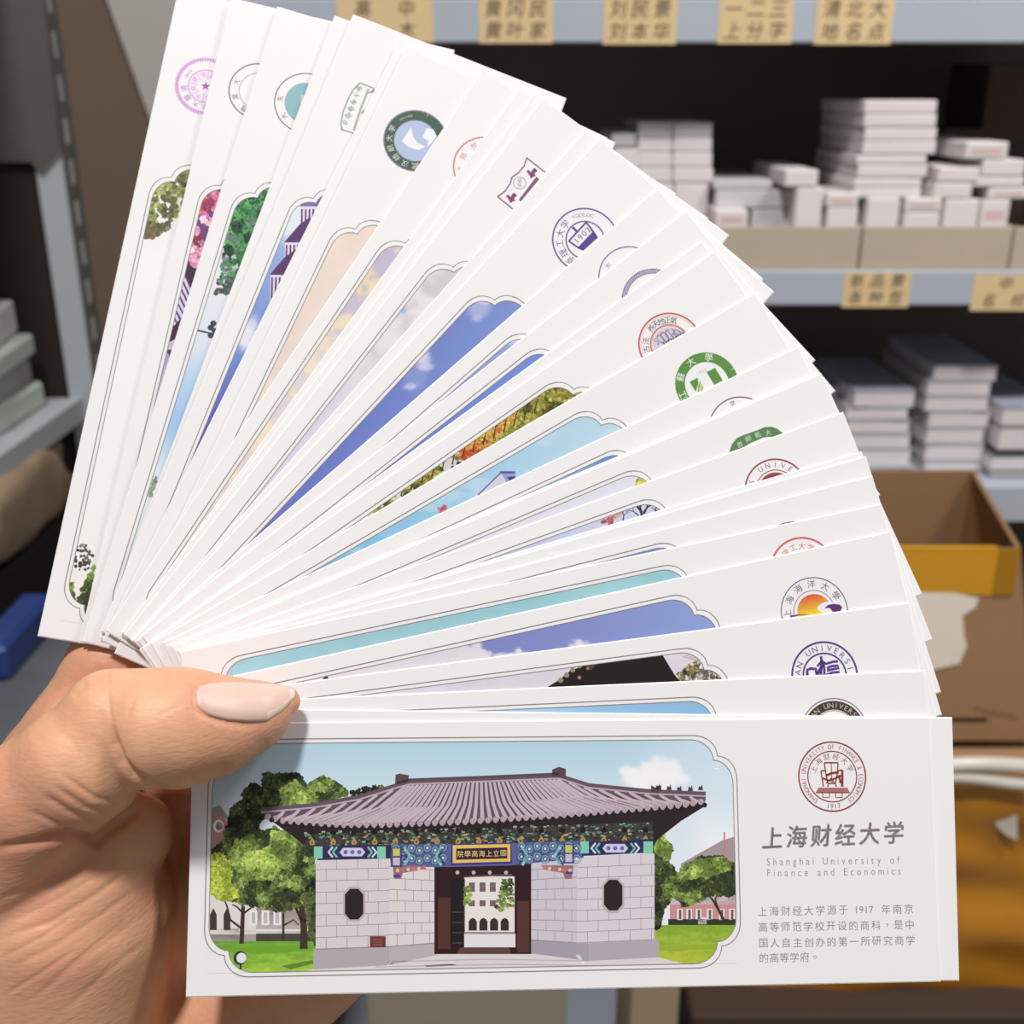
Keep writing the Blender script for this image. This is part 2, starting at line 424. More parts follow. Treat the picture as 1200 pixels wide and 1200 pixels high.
b = MB(); n = len(V); b.add(V + [v + np.array([0, .006, 0]) for v in V], [tuple(range(n))] + [(i, (i + 1) % n, n + (i + 1) % n, n + i) for i in range(n)]); cpart(b, 'film_scrap', M_film, lo, li)
# dark box the cartons stand on
b = MB(); b.box((-.26, -.15, 0), (.26, .145, z0), .003); o = b.build('storage_crate', mat('dark_brown_board', (70, 52, 42), .8, noise=.15, scale=8)); o.location = (.43, .95, 0)
tag(o, 'dark brown crate on the floor carrying the amber wrapped carton', 'crate')
# pale cartons on the floor under the front bookmark
for (x0, x1, Y, m, l) in [(425, 665, .72, mat('grey_board', (160, 150, 132), .85, noise=.05), 'grey beige carton on the floor below the front bookmark'),
                          (742, 800, .70, mat('tan_board', (172, 152, 124), .85, noise=.06), 'narrow tan carton on the floor below the front bookmark')]:
    a = at(x0, 1120, Y); c = at(x1, 1120, Y)
    b = MB(); b.box((0, 0, 0), (c[0] - a[0], .1, c[2]), .002); o = b.build('floor_carton', m); o.location = (a[0], Y, 0); tag(o, l, 'carton')

# ---------------------------------------------------------------- the left shelf unit seen along its front
LX = -0.475
lu = empty('side_shelf_unit', (LX, 1.0, 0)); tag(lu, 'grey slotted angle shelf unit along the left wall with a bright corner post', 'shelf')
lI = Matrix.Translation((-LX, -1.0, 0))
def lpart(b, name, m, parent=lu):
    o = b.build(name, m, parent)
    if parent is lu: o.matrix_parent_inverse = lI
    return o
PYD = 1.15
zlip0, zlip1 = at(95, 490, PYD)[2] - .002, at(80, 464, PYD)[2]
HU = 1.60
for yy in (PYD, PYD - .70):
    b = MB(); b.box((LX - .002, yy, .0), (LX + .0255, yy + .002, HU)); post = lpart(b, 'corner_post', M_post)
    b = MB(); b.box((LX + .0255, yy, .0), (LX + .0275, yy + .036, HU)); fl = lpart(b, 'post_flange', M_flange, post)
    for i in range(14 if yy == PYD else 0):
        b = MB(); z = 1.02 + i * .040; b.box((LX + .0276, yy + .012, z), (LX + .0279, yy + .022, z + .024)); lpart(b, 'post_slot', M_slot, post)
for (za, zb_) in ((zlip0, zlip1), (zlip0 - .36, zlip1 - .36)):
    b = MB(); b.box((LX, PYD - .70, za), (LX + .012, PYD - .001, zb_), .0015); b.box((LX - .40, PYD - .70, zb_ - .005), (LX, PYD - .001, zb_ - .002))
    lpart(b, 'shelf_board', M_post)
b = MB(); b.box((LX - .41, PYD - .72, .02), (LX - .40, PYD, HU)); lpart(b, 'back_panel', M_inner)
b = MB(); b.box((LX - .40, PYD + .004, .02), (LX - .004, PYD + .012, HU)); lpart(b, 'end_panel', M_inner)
pts = [(-80, -30), (48, -30), (71, 178), (48, 204), (36, 190), (-80, 190)]  # dark plate stands in for the shade on the upper post
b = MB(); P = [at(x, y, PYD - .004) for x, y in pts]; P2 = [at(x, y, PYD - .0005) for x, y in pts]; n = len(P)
b.add(P + P2, [tuple(range(n)), tuple(range(2 * n - 1, n - 1, -1))] + [(i, (i + 1) % n, n + (i + 1) % n, n + i) for i in range(n)]); lpart(b, 'post_shade_plate', mat('post_shade_grey', (92, 88, 84), .6, noise=.2, scale=14))
b = MB(); b.box((LX - .40, PYD - .70, 1.585), (LX, PYD - .001, 1.595)); lpart(b, 'shelf_board', M_lip)  # board out of view, added to carry the shade-casting box
b = MB(); b.box((-.15, -.12, 0), (.08, .12, .08), .003); o = b.build('shade_box', M_cartd); o.location = (-.60, .90, 1.6005); tag(o, 'unseen brown box added on top of the side shelf unit to cast shade', 'box')  # added out of view as a shadow caster for the corner post
# packs on the left shelf
zs = zlip1 - .002
for i, (xx, yy, h, zz, m, l) in enumerate([(-.56, 1.05, .026, 0, M_greenpack, 'green and white pack on the side shelf, lowest of its pile'), (-.565, 1.045, .024, .027, M_greypack, 'grey pack on the side shelf, second in its pile'), (-.56, 1.055, .022, .052, M_greenpack, 'pale green pack on the side shelf, third in its pile'), (-.57, 1.05, .034, .075, M_boxs, 'pale grey pack on the side shelf, topmost of its pile')]):
    b = MB(); b.box((-.07, -.07, 0), (.07, .07, h), .003); o = b.build('wrapped_pack', m); o.location = (xx, yy, zs + zz + .0005); o.rotation_euler = (0, 0, .05 * i)
    tag(o, l, 'pack', 'packs on the side shelf')
# crumpled brown paper bundles under that shelf
def bundle(name, loc, size, m, label, cat, seed):
    n1, n2 = 22, 14; V = []; F = []; r = random.Random(seed)
    ph = [r.uniform(0, 6) for _ in range(6)]
    for j in range(n2 + 1):
        t = math.pi * j / n2
        for i in range(n1):
            p = 2 * math.pi * i / n1
            e = lambda c: math.copysign(abs(c) ** .55, c)
            q = 1 + .10 * math.sin(3 * p + ph[0] + 2 * t) + .07 * math.sin(7 * p + ph[1]) * math.sin(3 * t + ph[2]) + .05 * math.sin(11 * p + 5 * t + ph[3])
            V.append((size[0] * q * e(math.sin(t)) * e(math.cos(p)), size[1] * q * e(math.sin(t)) * e(math.sin(p)), size[2] * e(math.cos(t)) + size[2]))
    for j in range(n2):
        for i in range(n1):
            F.append((j * n1 + i, j * n1 + (i + 1) % n1, (j + 1) * n1 + (i + 1) % n1, (j + 1) * n1 + i))
    b = MB(); b.add(V, F); o = b.build(name, m, None, True); o.location = loc; tag(o, label, cat); return o
zlow = zlip1 - .36 - .002
bundle('paper_bundle', (-.535, .97, zlow + .256), (.088, .13, .046), M_brownpaper, 'crumpled brown paper bundle under the side shelf', 'bundle', 1)
b = MB(); b.box((-.10, -.13, 0), (.08, .13, .255), .003); o = b.build('dark_box', mat('black_board', (26, 24, 24), .8)); o.location = (-.545, .97, zlow + .0005); tag(o, 'black box under the brown paper bundle on the side shelf', 'box')
b = MB(); b.box((-.10, -.16, 0), (.10, .16, .22), .003); o = b.build('grey_pack_box', M_darkpack); o.location = (-.335, .71, .70)
tag(o, 'grey plastic wrapped box near the hand at the left edge', 'box')
b = MB(); b.box((-.10, -.17, 0), (.10, .17, .699), .002); o = b.build('low_crate', mat('low_crate_dark', (40, 38, 38), .8)); o.location = (-.335, .71, 0); tag(o, 'dark crate on the floor under the grey plastic wrapped box', 'crate')
b = MB(); b.box((-.014, -.05, 0), (.014, .05, .03), .004); o = b.build('blue_pack', M_blue); o.location = (-.405, .80, .9205); tag(o, 'blue pack lying on the grey wrapped box beside the hand', 'pack')
# pale board leaning on the back wall
b = MB(); a = at(112, 15, 1.60); c = at(172, 168, 1.60)
d = (c - a) / (a[2] - c[2])
lo_ = a + d * (a[2] - .02); hi_ = a - d * .35
b.quadsheet((lo_[0], 1.55, .0), (lo_[0] + .62, 1.55, .0), (hi_[0] + .62, 1.70, hi_[2]), (hi_[0], 1.70, hi_[2]), -.012)
tag(b.build('leaning_board', M_panel), 'pale grey board leaning on the back wall behind the fan', 'board')

# ---------------------------------------------------------------- hand: one continuous skin grown from tapered bones (millimetres, camera-aligned axes)
def hp(a, b, z):
    return np.array([(a - 600) / 1287.0 * z, (b - 600) / 1287.0 * z, z])

BONES = []      # (start, end, r0, r1, group)
def chain(pts, g):
    for (p, q) in zip(pts[:-1], pts[1:]):
        BONES.append((hp(*p[:3]), hp(*q[:3]), p[3], q[3], g))
chain([(-90, 1155, 217, 15), (43, 938, 202, 11.6), (94, 897, 199.8, 11.0), (119, 872, 200.2, 10.0)], 'thumb')
chain([(130, 840, 200, 8.7), (190, 839, 200.4, 8.7)], 'thumb')
chain([(184, 856, 199.6, 10.7), (215, 852, 200.9, 10.4), (255, 849, 203.0, 8.8), (300, 837, 206.1, 6.2), (334, 822, 208.3, 2.9)], 'thumb_tip')
chain([(78, 1074, 217, 20.5), (52, 1230, 224, 22), (-60, 1420, 240, 24)], 'thenar')
chain([(108, 1018, 211, 10.5), (156, 977, 213.5, 7.8)], 'thenar')
chain([(-90, 1350, 258, 24), (-40, 1130, 250, 15), (75, 906, 242.5, 13.2), (153, 791, 240.5, 12.6)], 'palm')
chain([(-90, 1400, 258, 24), (80, 1080, 250, 15), (225, 900, 240, 13)], 'palm')
chain([(-60, 1450, 256, 24), (140, 1150, 246, 16), (290, 1010, 237, 12.5)], 'palm')
chain([(-40, 1500, 252, 24), (180, 1290, 238, 17), (355, 1128, 231, 12.5)], 'palm')
chain([(-90, 1350, 258, 26), (-330, 1800, 285, 30)], 'palm')
chain([(46, 915, 235, 7.5), (74, 866, 234.6, 7.2), (126, 781, 234.8, 7.0), (190, 770, 242, 7)], 'palm')
chain([(58, 935, 208, 12), (112, 872, 236, 11.5)], 'palm')
chain([(153, 791, 240.5, 12.6), (330, 752, 242.5, 9.6), (455, 748, 240, 8.6), (545, 775, 233, 7.2)], 'index_finger')
chain([(225, 900, 240, 13), (410, 850, 238, 9.8), (540, 845, 237, 8.8), (630, 868, 229.5, 7.4)], 'middle_finger')
chain([(290, 1010, 237, 12.5), (450, 955, 233, 9.6), (570, 945, 228, 8.6), (650, 965, 224.5, 7.2)], 'ring_finger')
chain([(355, 1128, 231, 12.5), (470, 1062, 225, 8.6), (560, 1045, 222.5, 7.6), (622, 1058, 219.5, 6.4)], 'little_finger')

def smin(a, b, k):
    h = np.clip(0.5 + 0.5 * (b - a) / k, 0, 1)
    return b + (a - b) * h - k * h * (1 - h)

def hand_base(P):
    out = {}
    for (a, b, ra, rb, g) in BONES:
        ab = b - a
        h = np.clip(((P - a) @ ab) / (ab @ ab), 0, 1)
        d = np.linalg.norm(P - a - h[:, None] * ab, axis=1) - (ra + (rb - ra) * h)
        if g not in out: out[g] = d
        else: out[g] = smin(out[g], d, 5.0 if g in ('palm', 'thenar') else 2.2)
    d = out['palm']
    for g in ('index_finger', 'middle_finger', 'ring_finger', 'little_finger'):
        d = smin(d, out[g], 3.0)
    d = smin(d, out['thenar'], 5.0)
    d = smin(d, out['thumb'], 1.8)
    return smin(d, out['thumb_tip'], 1.0)

# skin folds drawn as lines across the palm side: (points, depth mm, half width)
FOLDS = [
    ([(130, 846), (134, 872), (142, 892), (156, 908), (178, 921), (200, 928)], 1.25, 5.0),
    ([(-20, 998), (40, 987), (78, 979), (104, 984), (113, 988), (126, 976), (150, 957), (180, 938)], 1.6, 6.0),
    ([(-10, 1058), (50, 1034), (105, 1010)], .24, 4.4), ([(-10, 1104), (60, 1080), (118, 1045), (152, 1018)], .26, 4.2),
    ([(10, 1136), (62, 1110), (122, 1070), (166, 1038)], .17, 4.0), ([(30, 1178), (100, 1122), (168, 1072)], .15, 4.2),
    ([(12, 1082), (70, 1052), (128, 1020)], .14, 3.2), ([(70, 1190), (130, 1135), (176, 1100)], .13, 4),
    ([(-5, 1126), (50, 1098), (96, 1066)], .14, 2.4), ([(60, 1150), (110, 1108), (150, 1076)], .13, 2.4), ([(0, 1170), (48, 1140), (90, 1112)], .15, 2.6),
    ([(48, 930), (80, 951), (122, 968)], .42, 4.4), ([(62, 920), (100, 946), (140, 956)], .3, 3.6), ([(30, 948), (70, 968), (100, 972)], .3, 3.6), ([(70, 906), (110, 934), (150, 944)], .22, 3.4),
    ([(129, 778), (126, 800), (128, 826), (131, 850)], .16, 2.6), ([(103, 799), (94, 808), (84, 817)], .3, 4),
    ([(160, 812), (152, 830), (150, 846)], .08, 3), ([(182, 840), (200, 832), (216, 826)], .07, 3),
    ([(185, 1010), (192, 1060), (190, 1110)], .25, 5),
    ([(227, 822), (232, 834), (250, 843), (282, 849.5), (318, 849)], .34, 3.2), ([(228, 830), (226.5, 815), (231, 802)], .3, 3),
]
def hand_folds(P):                      # how far the skin sinks at each point
    x = 600 + 1287 * P[:, 0] / P[:, 2]; y = 600 + 1287 * P[:, 1] / P[:, 2]
    Q = np.stack([x, y], 1); out = np.zeros(len(P))
    for (pts, dep, wid) in FOLDS:
        A = np.array(pts, float); m = (x > A[:, 0].min() - 25) & (x < A[:, 0].max() + 25) & (y > A[:, 1].min() - 25) & (y < A[:, 1].max() + 25) & (P[:, 2] < 222)
        if not m.any(): continue
        q = Q[m]; dm = np.full(len(q), 1e9); tt = np.zeros(len(q)); n = len(pts) - 1
        for i in range(n):
            a, b = A[i], A[i + 1]; ab = b - a
            h = np.clip(((q - a) @ ab) / (ab @ ab), 0, 1); dd = np.linalg.norm(q - a - h[:, None] * ab, axis=1)
            w = dd < dm; dm = np.where(w, dd, dm); tt = np.where(w, (i + h) / n, tt)
        out[m] += dep * np.clip(np.minimum(tt, 1 - tt) * 5, .1, 1) * np.exp(-(dm / wid) ** 2)
    return np.minimum(out, 1.6)

# ---------------------------------------------------------------- surface of the hand
def surface_nets(lo, hi, h):
    nx, ny, nz = [int(math.ceil((b - a) / h)) + 1 for a, b in zip(lo, hi)]
    G = np.empty((nx, ny, nz), np.float32)
    B = 12
    for i in range(0, nx, B):
        for j in range(0, ny, B):
            for k in range(0, nz, B):
                i1, j1, k1 = min(i + B, nx), min(j + B, ny), min(k + B, nz)
                c = np.array([[lo[0] + h * (i + i1 - 1) / 2, lo[1] + h * (j + j1 - 1) / 2, lo[2] + h * (k + k1 - 1) / 2]])
                d = hand_base(c)[0]
                if abs(d) > B * h * .87 + 5:
                    G[i:i1, j:j1, k:k1] = d
                else:
                    a, b, e = np.meshgrid(np.arange(i, i1), np.arange(j, j1), np.arange(k, k1), indexing='ij')
                    P = np.stack([lo[0] + h * a.ravel(), lo[1] + h * b.ravel(), lo[2] + h * e.ravel()], 1)
                    G[i:i1, j:j1, k:k1] = hand_base(P).reshape(a.shape)
    G[0] = G[-1] = 1; G[:, 0] = 1; G[:, -1] = 1; G[:, :, 0] = 1; G[:, :, -1] = 1
    S = G < 0
    n = [nx - 1, ny - 1, nz - 1]
    acc = np.zeros((*n, 3), np.float32); cnt = np.zeros(n, np.float32)
    offs = [(a, b, c) for a in (0, 1) for b in (0, 1) for c in (0, 1)]
    def sub(A, o): return A[o[0]:o[0] + n[0], o[1]:o[1] + n[1], o[2]:o[2] + n[2]]
    for o in offs:
        for ax in range(3):
            if o[ax]: continue
            o2 = list(o); o2[ax] = 1
            g0, g1 = sub(G, o), sub(G, o2)
            m = (g0 < 0) != (g1 < 0)
            t = np.where(m, g0 / np.where(m, g0 - g1, 1), 0)
            for q in range(3):
                acc[..., q] += np.where(m, o[q] + (t if q == ax else 0), 0)
            cnt += m
    act = cnt > 0
    idx = -np.ones(n, np.int64); I = np.argwhere(act); idx[act] = np.arange(len(I))
    V = np.array(lo) + h * (I + acc[act] / cnt[act][:, None])
    F = []
    for ax in range(3):
        b, c = [(1, 2), (2, 0), (0, 1)][ax]
        sl0 = [slice(1, m) for m in n]; sl0[ax] = slice(0, n[ax])
        lo_ = [slice(1, n[q]) for q in range(3)]; lo_[ax] = slice(0, n[ax])
        s0 = S[tuple(slice(x.start, x.stop) for x in lo_)]
        lo2 = list(lo_); lo2[ax] = slice(1, n[ax] + 1)
        s1 = S[tuple(lo2)]
        E = np.argwhere(s0 != s1)
        flip = s0[tuple(E.T)]
        E = E + np.array([s.start for s in lo_])
        def g(db, dc):
            e = E.copy(); e[:, b] -= db; e[:, c] -= dc
            return idx[tuple(e.T)]
        Q = np.stack([g(1, 1), g(0, 1), g(0, 0), g(1, 0)], 1)
        Q[~flip] = Q[~flip][:, ::-1]
        F.append(Q)
    return V, np.concatenate(F)

HV, HF = surface_nets((-168, 14, 180), (24, 215, 290), 0.62)
def hand_grad(P, e=.25):
    g = np.zeros_like(P)
    for q in range(3):
        o = np.zeros(3); o[q] = e
        g[:, q] = (hand_base(P + o) - hand_base(P - o)) / (2 * e)
    return g
for it in range(4):
    d = hand_base(HV); g = hand_grad(HV)
    step = (d / np.maximum((g * g).sum(1), .3))[:, None] * g
    ln = np.linalg.norm(step, axis=1, keepdims=True)
    HV = HV - step * np.minimum(1, .9 / np.maximum(ln, 1e-9)) * .9

def relax(V, F, n):                     # even out the grid ripple
    a = np.concatenate([F[:, 0], F[:, 1], F[:, 2], F[:, 3]]); b_ = np.concatenate([F[:, 1], F[:, 2], F[:, 3], F[:, 0]])
    for _ in range(n):
        S_ = np.zeros_like(V); c_ = np.zeros(len(V))
        for q in range(3): S_[:, q] = np.bincount(a, V[b_, q], len(V)) + np.bincount(b_, V[a, q], len(V))
        c_ = np.bincount(a, minlength=len(V)) + np.bincount(b_, minlength=len(V))
        V = V + .5 * (S_ / c_[:, None] - V)
    return V
HV = relax(HV, HF, 2)
# finer skin where folds lie (palm side of the thumb and its base)
px_ = 600 + 1287 * HV[:, 0] / HV[:, 2]; py_ = 600 + 1287 * HV[:, 1] / HV[:, 2]
near = (px_ > -25) & (px_ < 250) & (py_ > 760) & (py_ < 1215) & (HV[:, 2] < 222)
sel = near[HF].all(1); FF, FC = HF[sel], HF[~sel]
E_ = np.sort(np.stack([FF, np.roll(FF, -1, 1)], 2), 2).reshape(-1, 2)
ue, iv = np.unique(E_, axis=0, return_inverse=True); iv = iv.reshape(-1, 4) + len(HV)
cen = np.arange(len(FF)) + len(HV) + len(ue)
HV = np.concatenate([HV, (HV[ue[:, 0]] + HV[ue[:, 1]]) / 2, HV[FF].mean(1)])
FS = np.concatenate([np.stack([FF[:, q], iv[:, q], cen, iv[:, q - 1]], 1) for q in range(4)])
HF = np.concatenate([FC, FS])
new = np.unique(FS)
for it in range(2):
    Q = HV[new]; d = hand_base(Q); g = hand_grad(Q, .15)
    st = (d / np.maximum((g * g).sum(1), .3))[:, None] * g; ln = np.linalg.norm(st, axis=1, keepdims=True)
    HV[new] = Q - st * np.minimum(1, .5 / np.maximum(ln, 1e-9)) * .9
g = hand_grad(HV); g /= np.linalg.norm(g, axis=1, keepdims=True)
HV = HV - g * hand_folds(HV)[:, None]
def skin_material():
    m = bpy.data.materials.new('skin'); m.use_nodes = True
    nt = m.node_tree; N = nt.nodes; Lk = nt.links; b = N['Principled BSDF']
    tc = N.new('ShaderNodeTexCoord')
    def noise(s, det=3):
        n = N.new('ShaderNodeTexNoise'); n.inputs['Scale'].default_value = s; n.inputs['Detail'].default_value = det
        Lk.new(tc.outputs['Object'], n.inputs['Vector']); return n
    def ramp(src, a, bb):
        r = N.new('ShaderNodeMapRange'); r.inputs[1].default_value = a; r.inputs[2].default_value = bb
        Lk.new(src.outputs['Fac'], r.inputs[0]); return r
    def mix(f, c0, c1):
        x = N.new('ShaderNodeMix'); x.data_type = 'RGBA'
        for s, c in ((6, c0), (7, c1)):
            if isinstance(c, tuple): x.inputs[s].default_value = (*lin(c), 1)
            else: Lk.new(c, x.inputs[s])
        Lk.new(f, x.inputs[0]); return x.outputs[2]
    n1 = ramp(noise(42, 3), .38, .64); n2 = ramp(noise(190, 4), .35, .7); n3 = ramp(noise(900, 2), .3, .7)
    c = mix(n1.outputs[0], (226, 176, 136), (214, 152, 124))
    k = N.new('ShaderNodeMath'); k.operation = 'MULTIPLY'; k.inputs[1].default_value = .35; Lk.new(n2.outputs[0], k.inputs[0])
    c = mix(k.outputs[0], c, (204, 134, 112))
    k2 = N.new('ShaderNodeMath'); k2.operation = 'MULTIPLY'; k2.inputs[1].default_value = .12; Lk.new(n3.outputs[0], k2.inputs[0])
    c = mix(k2.outputs[0], c, (236, 194, 158))
    sx = N.new('ShaderNodeSeparateXYZ'); Lk.new(tc.outputs['Object'], sx.inputs[0])
    pr = N.new('ShaderNodeMapRange'); pr.inputs[1].default_value = .012; pr.inputs[2].default_value = -.012; pr.inputs[4].default_value = .8; Lk.new(sx.outputs[2], pr.inputs[0])   # the ball of the thumb is rosier, and darkened as painted shade
    c = mix(pr.outputs[0], c, (198, 132, 108))
    Lk.new(c, b.inputs['Base Color'])
    b.inputs['Roughness'].default_value = .48
    b.inputs['Specular IOR Level'].default_value = .35
    b.inputs['Subsurface Weight'].default_value = .18
    b.inputs['Subsurface Radius'].default_value = (1, .35, .18)
    b.inputs['Subsurface Scale'].default_value = .0035
    mp = N.new('ShaderNodeMapping'); mp.inputs['Rotation'].default_value = (0, .5, .4); mp.inputs['Scale'].default_value = (420, 900, 1500)
    Lk.new(tc.outputs['Object'], mp.inputs['Vector'])
    nb = N.new('ShaderNodeTexNoise'); nb.inputs['Scale'].default_value = 1.0; nb.inputs['Detail'].default_value = 4
    Lk.new(mp.outputs[0], nb.inputs['Vector'])
    bp = N.new('ShaderNodeBump'); bp.inputs['Strength'].default_value = .22; bp.inputs['Distance'].default_value = .0006
    Lk.new(nb.outputs['Fac'], bp.inputs['Height']); Lk.new(bp.outputs[0], b.inputs['Normal'])
    return m
M_skin = skin_material()
hand_o = C2W(np.array([-.10, .12, .24]))
hand = link_mesh('hand', C2W(HV / 1000) - hand_o, HF.tolist(), M_skin, None, True)
hand.location = tuple(hand_o)
tag(hand, 'left hand holding the fan of bookmarks, thumb pressed on the front one', 'hand')

# thumbnail: a curved plate lying on the thumb
def on_thumb(px, py):
    dirn = np.stack([(px - 600) / 1287.0, (py - 600) / 1287.0, np.ones_like(px)], 1); dirn /= np.linalg.norm(dirn, axis=1)[:, None]
    t = np.full(len(px), 175.0); best = t.copy(); bd = np.full(len(px), 1e9)
    for i in range(90):
        d = hand_base(dirn * t[:, None]); m = d < bd; best = np.where(m, t, best); bd = np.where(m, d, bd)
        t = t + np.clip(d * .7, .02, 4) * (d > .02)
    return dirn * best[:, None]
NU, NW = 26, 14
top = [(229.5, 812), (234, 804), (246, 800.5), (270, 798.5), (300, 799), (325, 801.5), (340, 805), (347, 811)]
bot = [(229.5, 815), (231, 828), (246, 838.5), (268, 844), (292, 846), (312, 845.5), (331, 833), (347, 815)]
def along(pl, t):
    pl = np.array(pl, float); s = np.concatenate([[0], np.cumsum(np.linalg.norm(np.diff(pl, axis=0), axis=1))]); s /= s[-1]
    return np.stack([np.interp(t, s, pl[:, 0]), np.interp(t, s, pl[:, 1])], 1)
tt = np.linspace(0, 1, NU); A = along(top, tt); Bm = along(bot, tt)
ww = np.linspace(0, 1, NW)
pix = (A[:, None] * (1 - ww)[None, :, None] + Bm[:, None] * ww[None, :, None]).reshape(-1, 2)
S = on_thumb(pix[:, 0], pix[:, 1])
gn_ = hand_grad(S); gn_ /= np.linalg.norm(gn_, axis=1)[:, None]
e1 = np.minimum(np.repeat(np.minimum(tt, 1 - tt) * 8, NW), 1) * np.minimum(np.tile(np.minimum(ww, 1 - ww) * 5, NU), 1)
Vt = S + gn_ * (.05 + .42 * e1)[:, None]; Vb = S - gn_ * .5
nv = len(Vt); F = []
for i in range(NU - 1):
    for j in range(NW - 1):
        q = i * NW + j; F.append((q, q + 1, q + NW + 1, q + NW)); F.append((nv + q, nv + q + NW, nv + q + NW + 1, nv + q + 1))
edge = [i * NW for i in range(NU)] + [(NU - 1) * NW + j for j in range(1, NW)] + [i * NW + NW - 1 for i in range(NU - 2, -1, -1)] + [j for j in range(NW - 2, 0, -1)]
for a, b_ in zip(edge, edge[1:] + edge[:1]): F.append((a, b_, nv + b_, nv + a))
b = MB(); b.add(C2W(np.concatenate([Vt, Vb]) / 1000) - hand_o, F)
for q, f in enumerate(F):
    if max(f) < nv:
        i_, j_ = min(f) // NW, min(f) % NW
        if i_ >= NU - 3 or (i_ >= NU - 9 and j_ >= NW - 4 - (i_ > NU - 6)): b.m[q] = 1
M_nail = mat('nail', (224, 190, 176), .4, noise=.05, scale=300, spec=.5)
M_nail.node_tree.nodes['Principled BSDF'].inputs['Subsurface Weight'].default_value = .15
M_nail.node_tree.nodes['Principled BSDF'].inputs['Subsurface Radius'].default_value = (1, .5, .4)
M_nail.node_tree.nodes['Principled BSDF'].inputs['Subsurface Scale'].default_value = .002
M_rim = mat('nail_rim', (240, 220, 196), .3)
nail = b.build('thumbnail', [M_nail, M_rim], hand, True)
tag(nail, 'glossy pink thumbnail')
# free white rim of the nail

# ---------------------------------------------------------------- the fanned bookmarks
CW, CH, CT = 145.0, 50.8, 0.36          # card width, height, thickness (mm)
# pose of each card in the hand: top left corner, long axis, short axis (metres, camera-aligned axes), rearmost first
POSE = {
    1: (-0.097881, 0.025607, 0.226490, 0.162432, -0.978934, 0.123713, 0.980995, 0.173702, 0.086470),
    2: (-0.089245, 0.026854, 0.226237, 0.183553, -0.975009, 0.125161, 0.977460, 0.194542, 0.082012),
    3: (-0.088314, 0.026647, 0.225414, 0.249119, -0.959721, 0.129903, 0.963035, 0.259676, 0.071637),
    4: (-0.084608, 0.025880, 0.224995, 0.311130, -0.940921, 0.133660, 0.945022, 0.321201, 0.061349),
    5: (-0.084147, 0.024495, 0.224369, 0.336916, -0.931860, 0.134624, 0.936334, 0.346621, 0.055979),
    6: (-0.083524, 0.026270, 0.223477, 0.405146, -0.903838, 0.137600, 0.909092, 0.414238, 0.044254),
    7: (-0.080749, 0.028670, 0.222768, 0.396389, -0.907895, 0.136392, 0.913137, 0.405279, 0.043937),
    8: (-0.082455, 0.024066, 0.222437, 0.523758, -0.840235, 0.140294, 0.846739, 0.531540, 0.022331),
    9: (-0.079157, 0.024965, 0.222033, 0.557601, -0.818215, 0.140018, 0.825051, 0.564855, 0.015170),
    10: (-0.078923, 0.024369, 0.221541, 0.577978, -0.804083, 0.139252, 0.811111, 0.584803, 0.010240),
    11: (-0.078140, 0.024770, 0.221023, 0.586247, -0.798252, 0.138233, 0.805357, 0.592744, 0.007387),
    12: (-0.076624, 0.025658, 0.220556, 0.640671, -0.755458, 0.137200, 0.762984, 0.646408, -0.003560),
    13: (-0.076209, 0.025712, 0.220108, 0.657910, -0.740744, 0.135840, 0.748379, 0.663223, -0.008007),
    14: (-0.075104, 0.025782, 0.219756, 0.735957, -0.663883, 0.132765, 0.672005, 0.740157, -0.024016),
    15: (-0.074214, 0.024760, 0.219502, 0.771909, -0.622342, 0.129796, 0.630618, 0.775417, -0.032395),
    16: (-0.074346, 0.027422, 0.218772, 0.794899, -0.593298, 0.127016, 0.601624, 0.797863, -0.038253),
    17: (-0.073770, 0.027012, 0.218425, 0.809195, -0.574187, 0.124549, 0.582498, 0.811730, -0.042310),
    18: (-0.071950, 0.026074, 0.218229, 0.855157, -0.504528, 0.118983, 0.512919, 0.856770, -0.053466),
    19: (-0.069394, 0.025855, 0.218009, 0.899780, -0.421793, 0.111746, 0.430174, 0.900390, -0.065176),
    20: (-0.067936, 0.026362, 0.217628, 0.915905, -0.386751, 0.107432, 0.395015, 0.915993, -0.070138),
    21: (-0.067317, 0.026568, 0.217216, 0.916366, -0.386145, 0.105668, 0.394274, 0.916253, -0.070907),
    22: (-0.066159, 0.027274, 0.216787, 0.937344, -0.333824, 0.099743, 0.341787, 0.936588, -0.077358),
    23: (-0.065488, 0.027269, 0.216399, 0.956711, -0.275774, 0.093023, 0.283516, 0.955297, -0.083818),
    24: (-0.065190, 0.027302, 0.215982, 0.958861, -0.269017, 0.090635, 0.276588, 0.957226, -0.084951),
    25: (-0.065223, 0.027631, 0.215512, 0.966135, -0.243106, 0.086504, 0.250464, 0.964137, -0.087793),
    26: (-0.065251, 0.027360, 0.215106, 0.976287, -0.200846, 0.080770, 0.207936, 0.973822, -0.091829),
    27: (-0.063689, 0.033931, 0.214064, 0.975132, -0.206870, 0.079514, 0.213801, 0.972565, -0.091687),
    28: (-0.062776, 0.035964, 0.213466, 0.990208, -0.121156, 0.069356, 0.127651, 0.986918, -0.098478),
    29: (-0.061531, 0.037081, 0.212982, 0.997640, -0.035552, 0.058741, 0.041543, 0.993695, -0.104132),
    30: (-0.056516, 0.037992, 0.212718, 0.998474, 0.021661, 0.050796, -0.016109, 0.994100, -0.107268),
    31: (-0.061488, 0.040676, 0.211728, 0.998693, 0.001737, 0.051075, 0.003701, 0.994338, -0.106195),
}
def pose(k):
    a = np.array(POSE[k]); return a[:3], a[3:6], a[6:9]
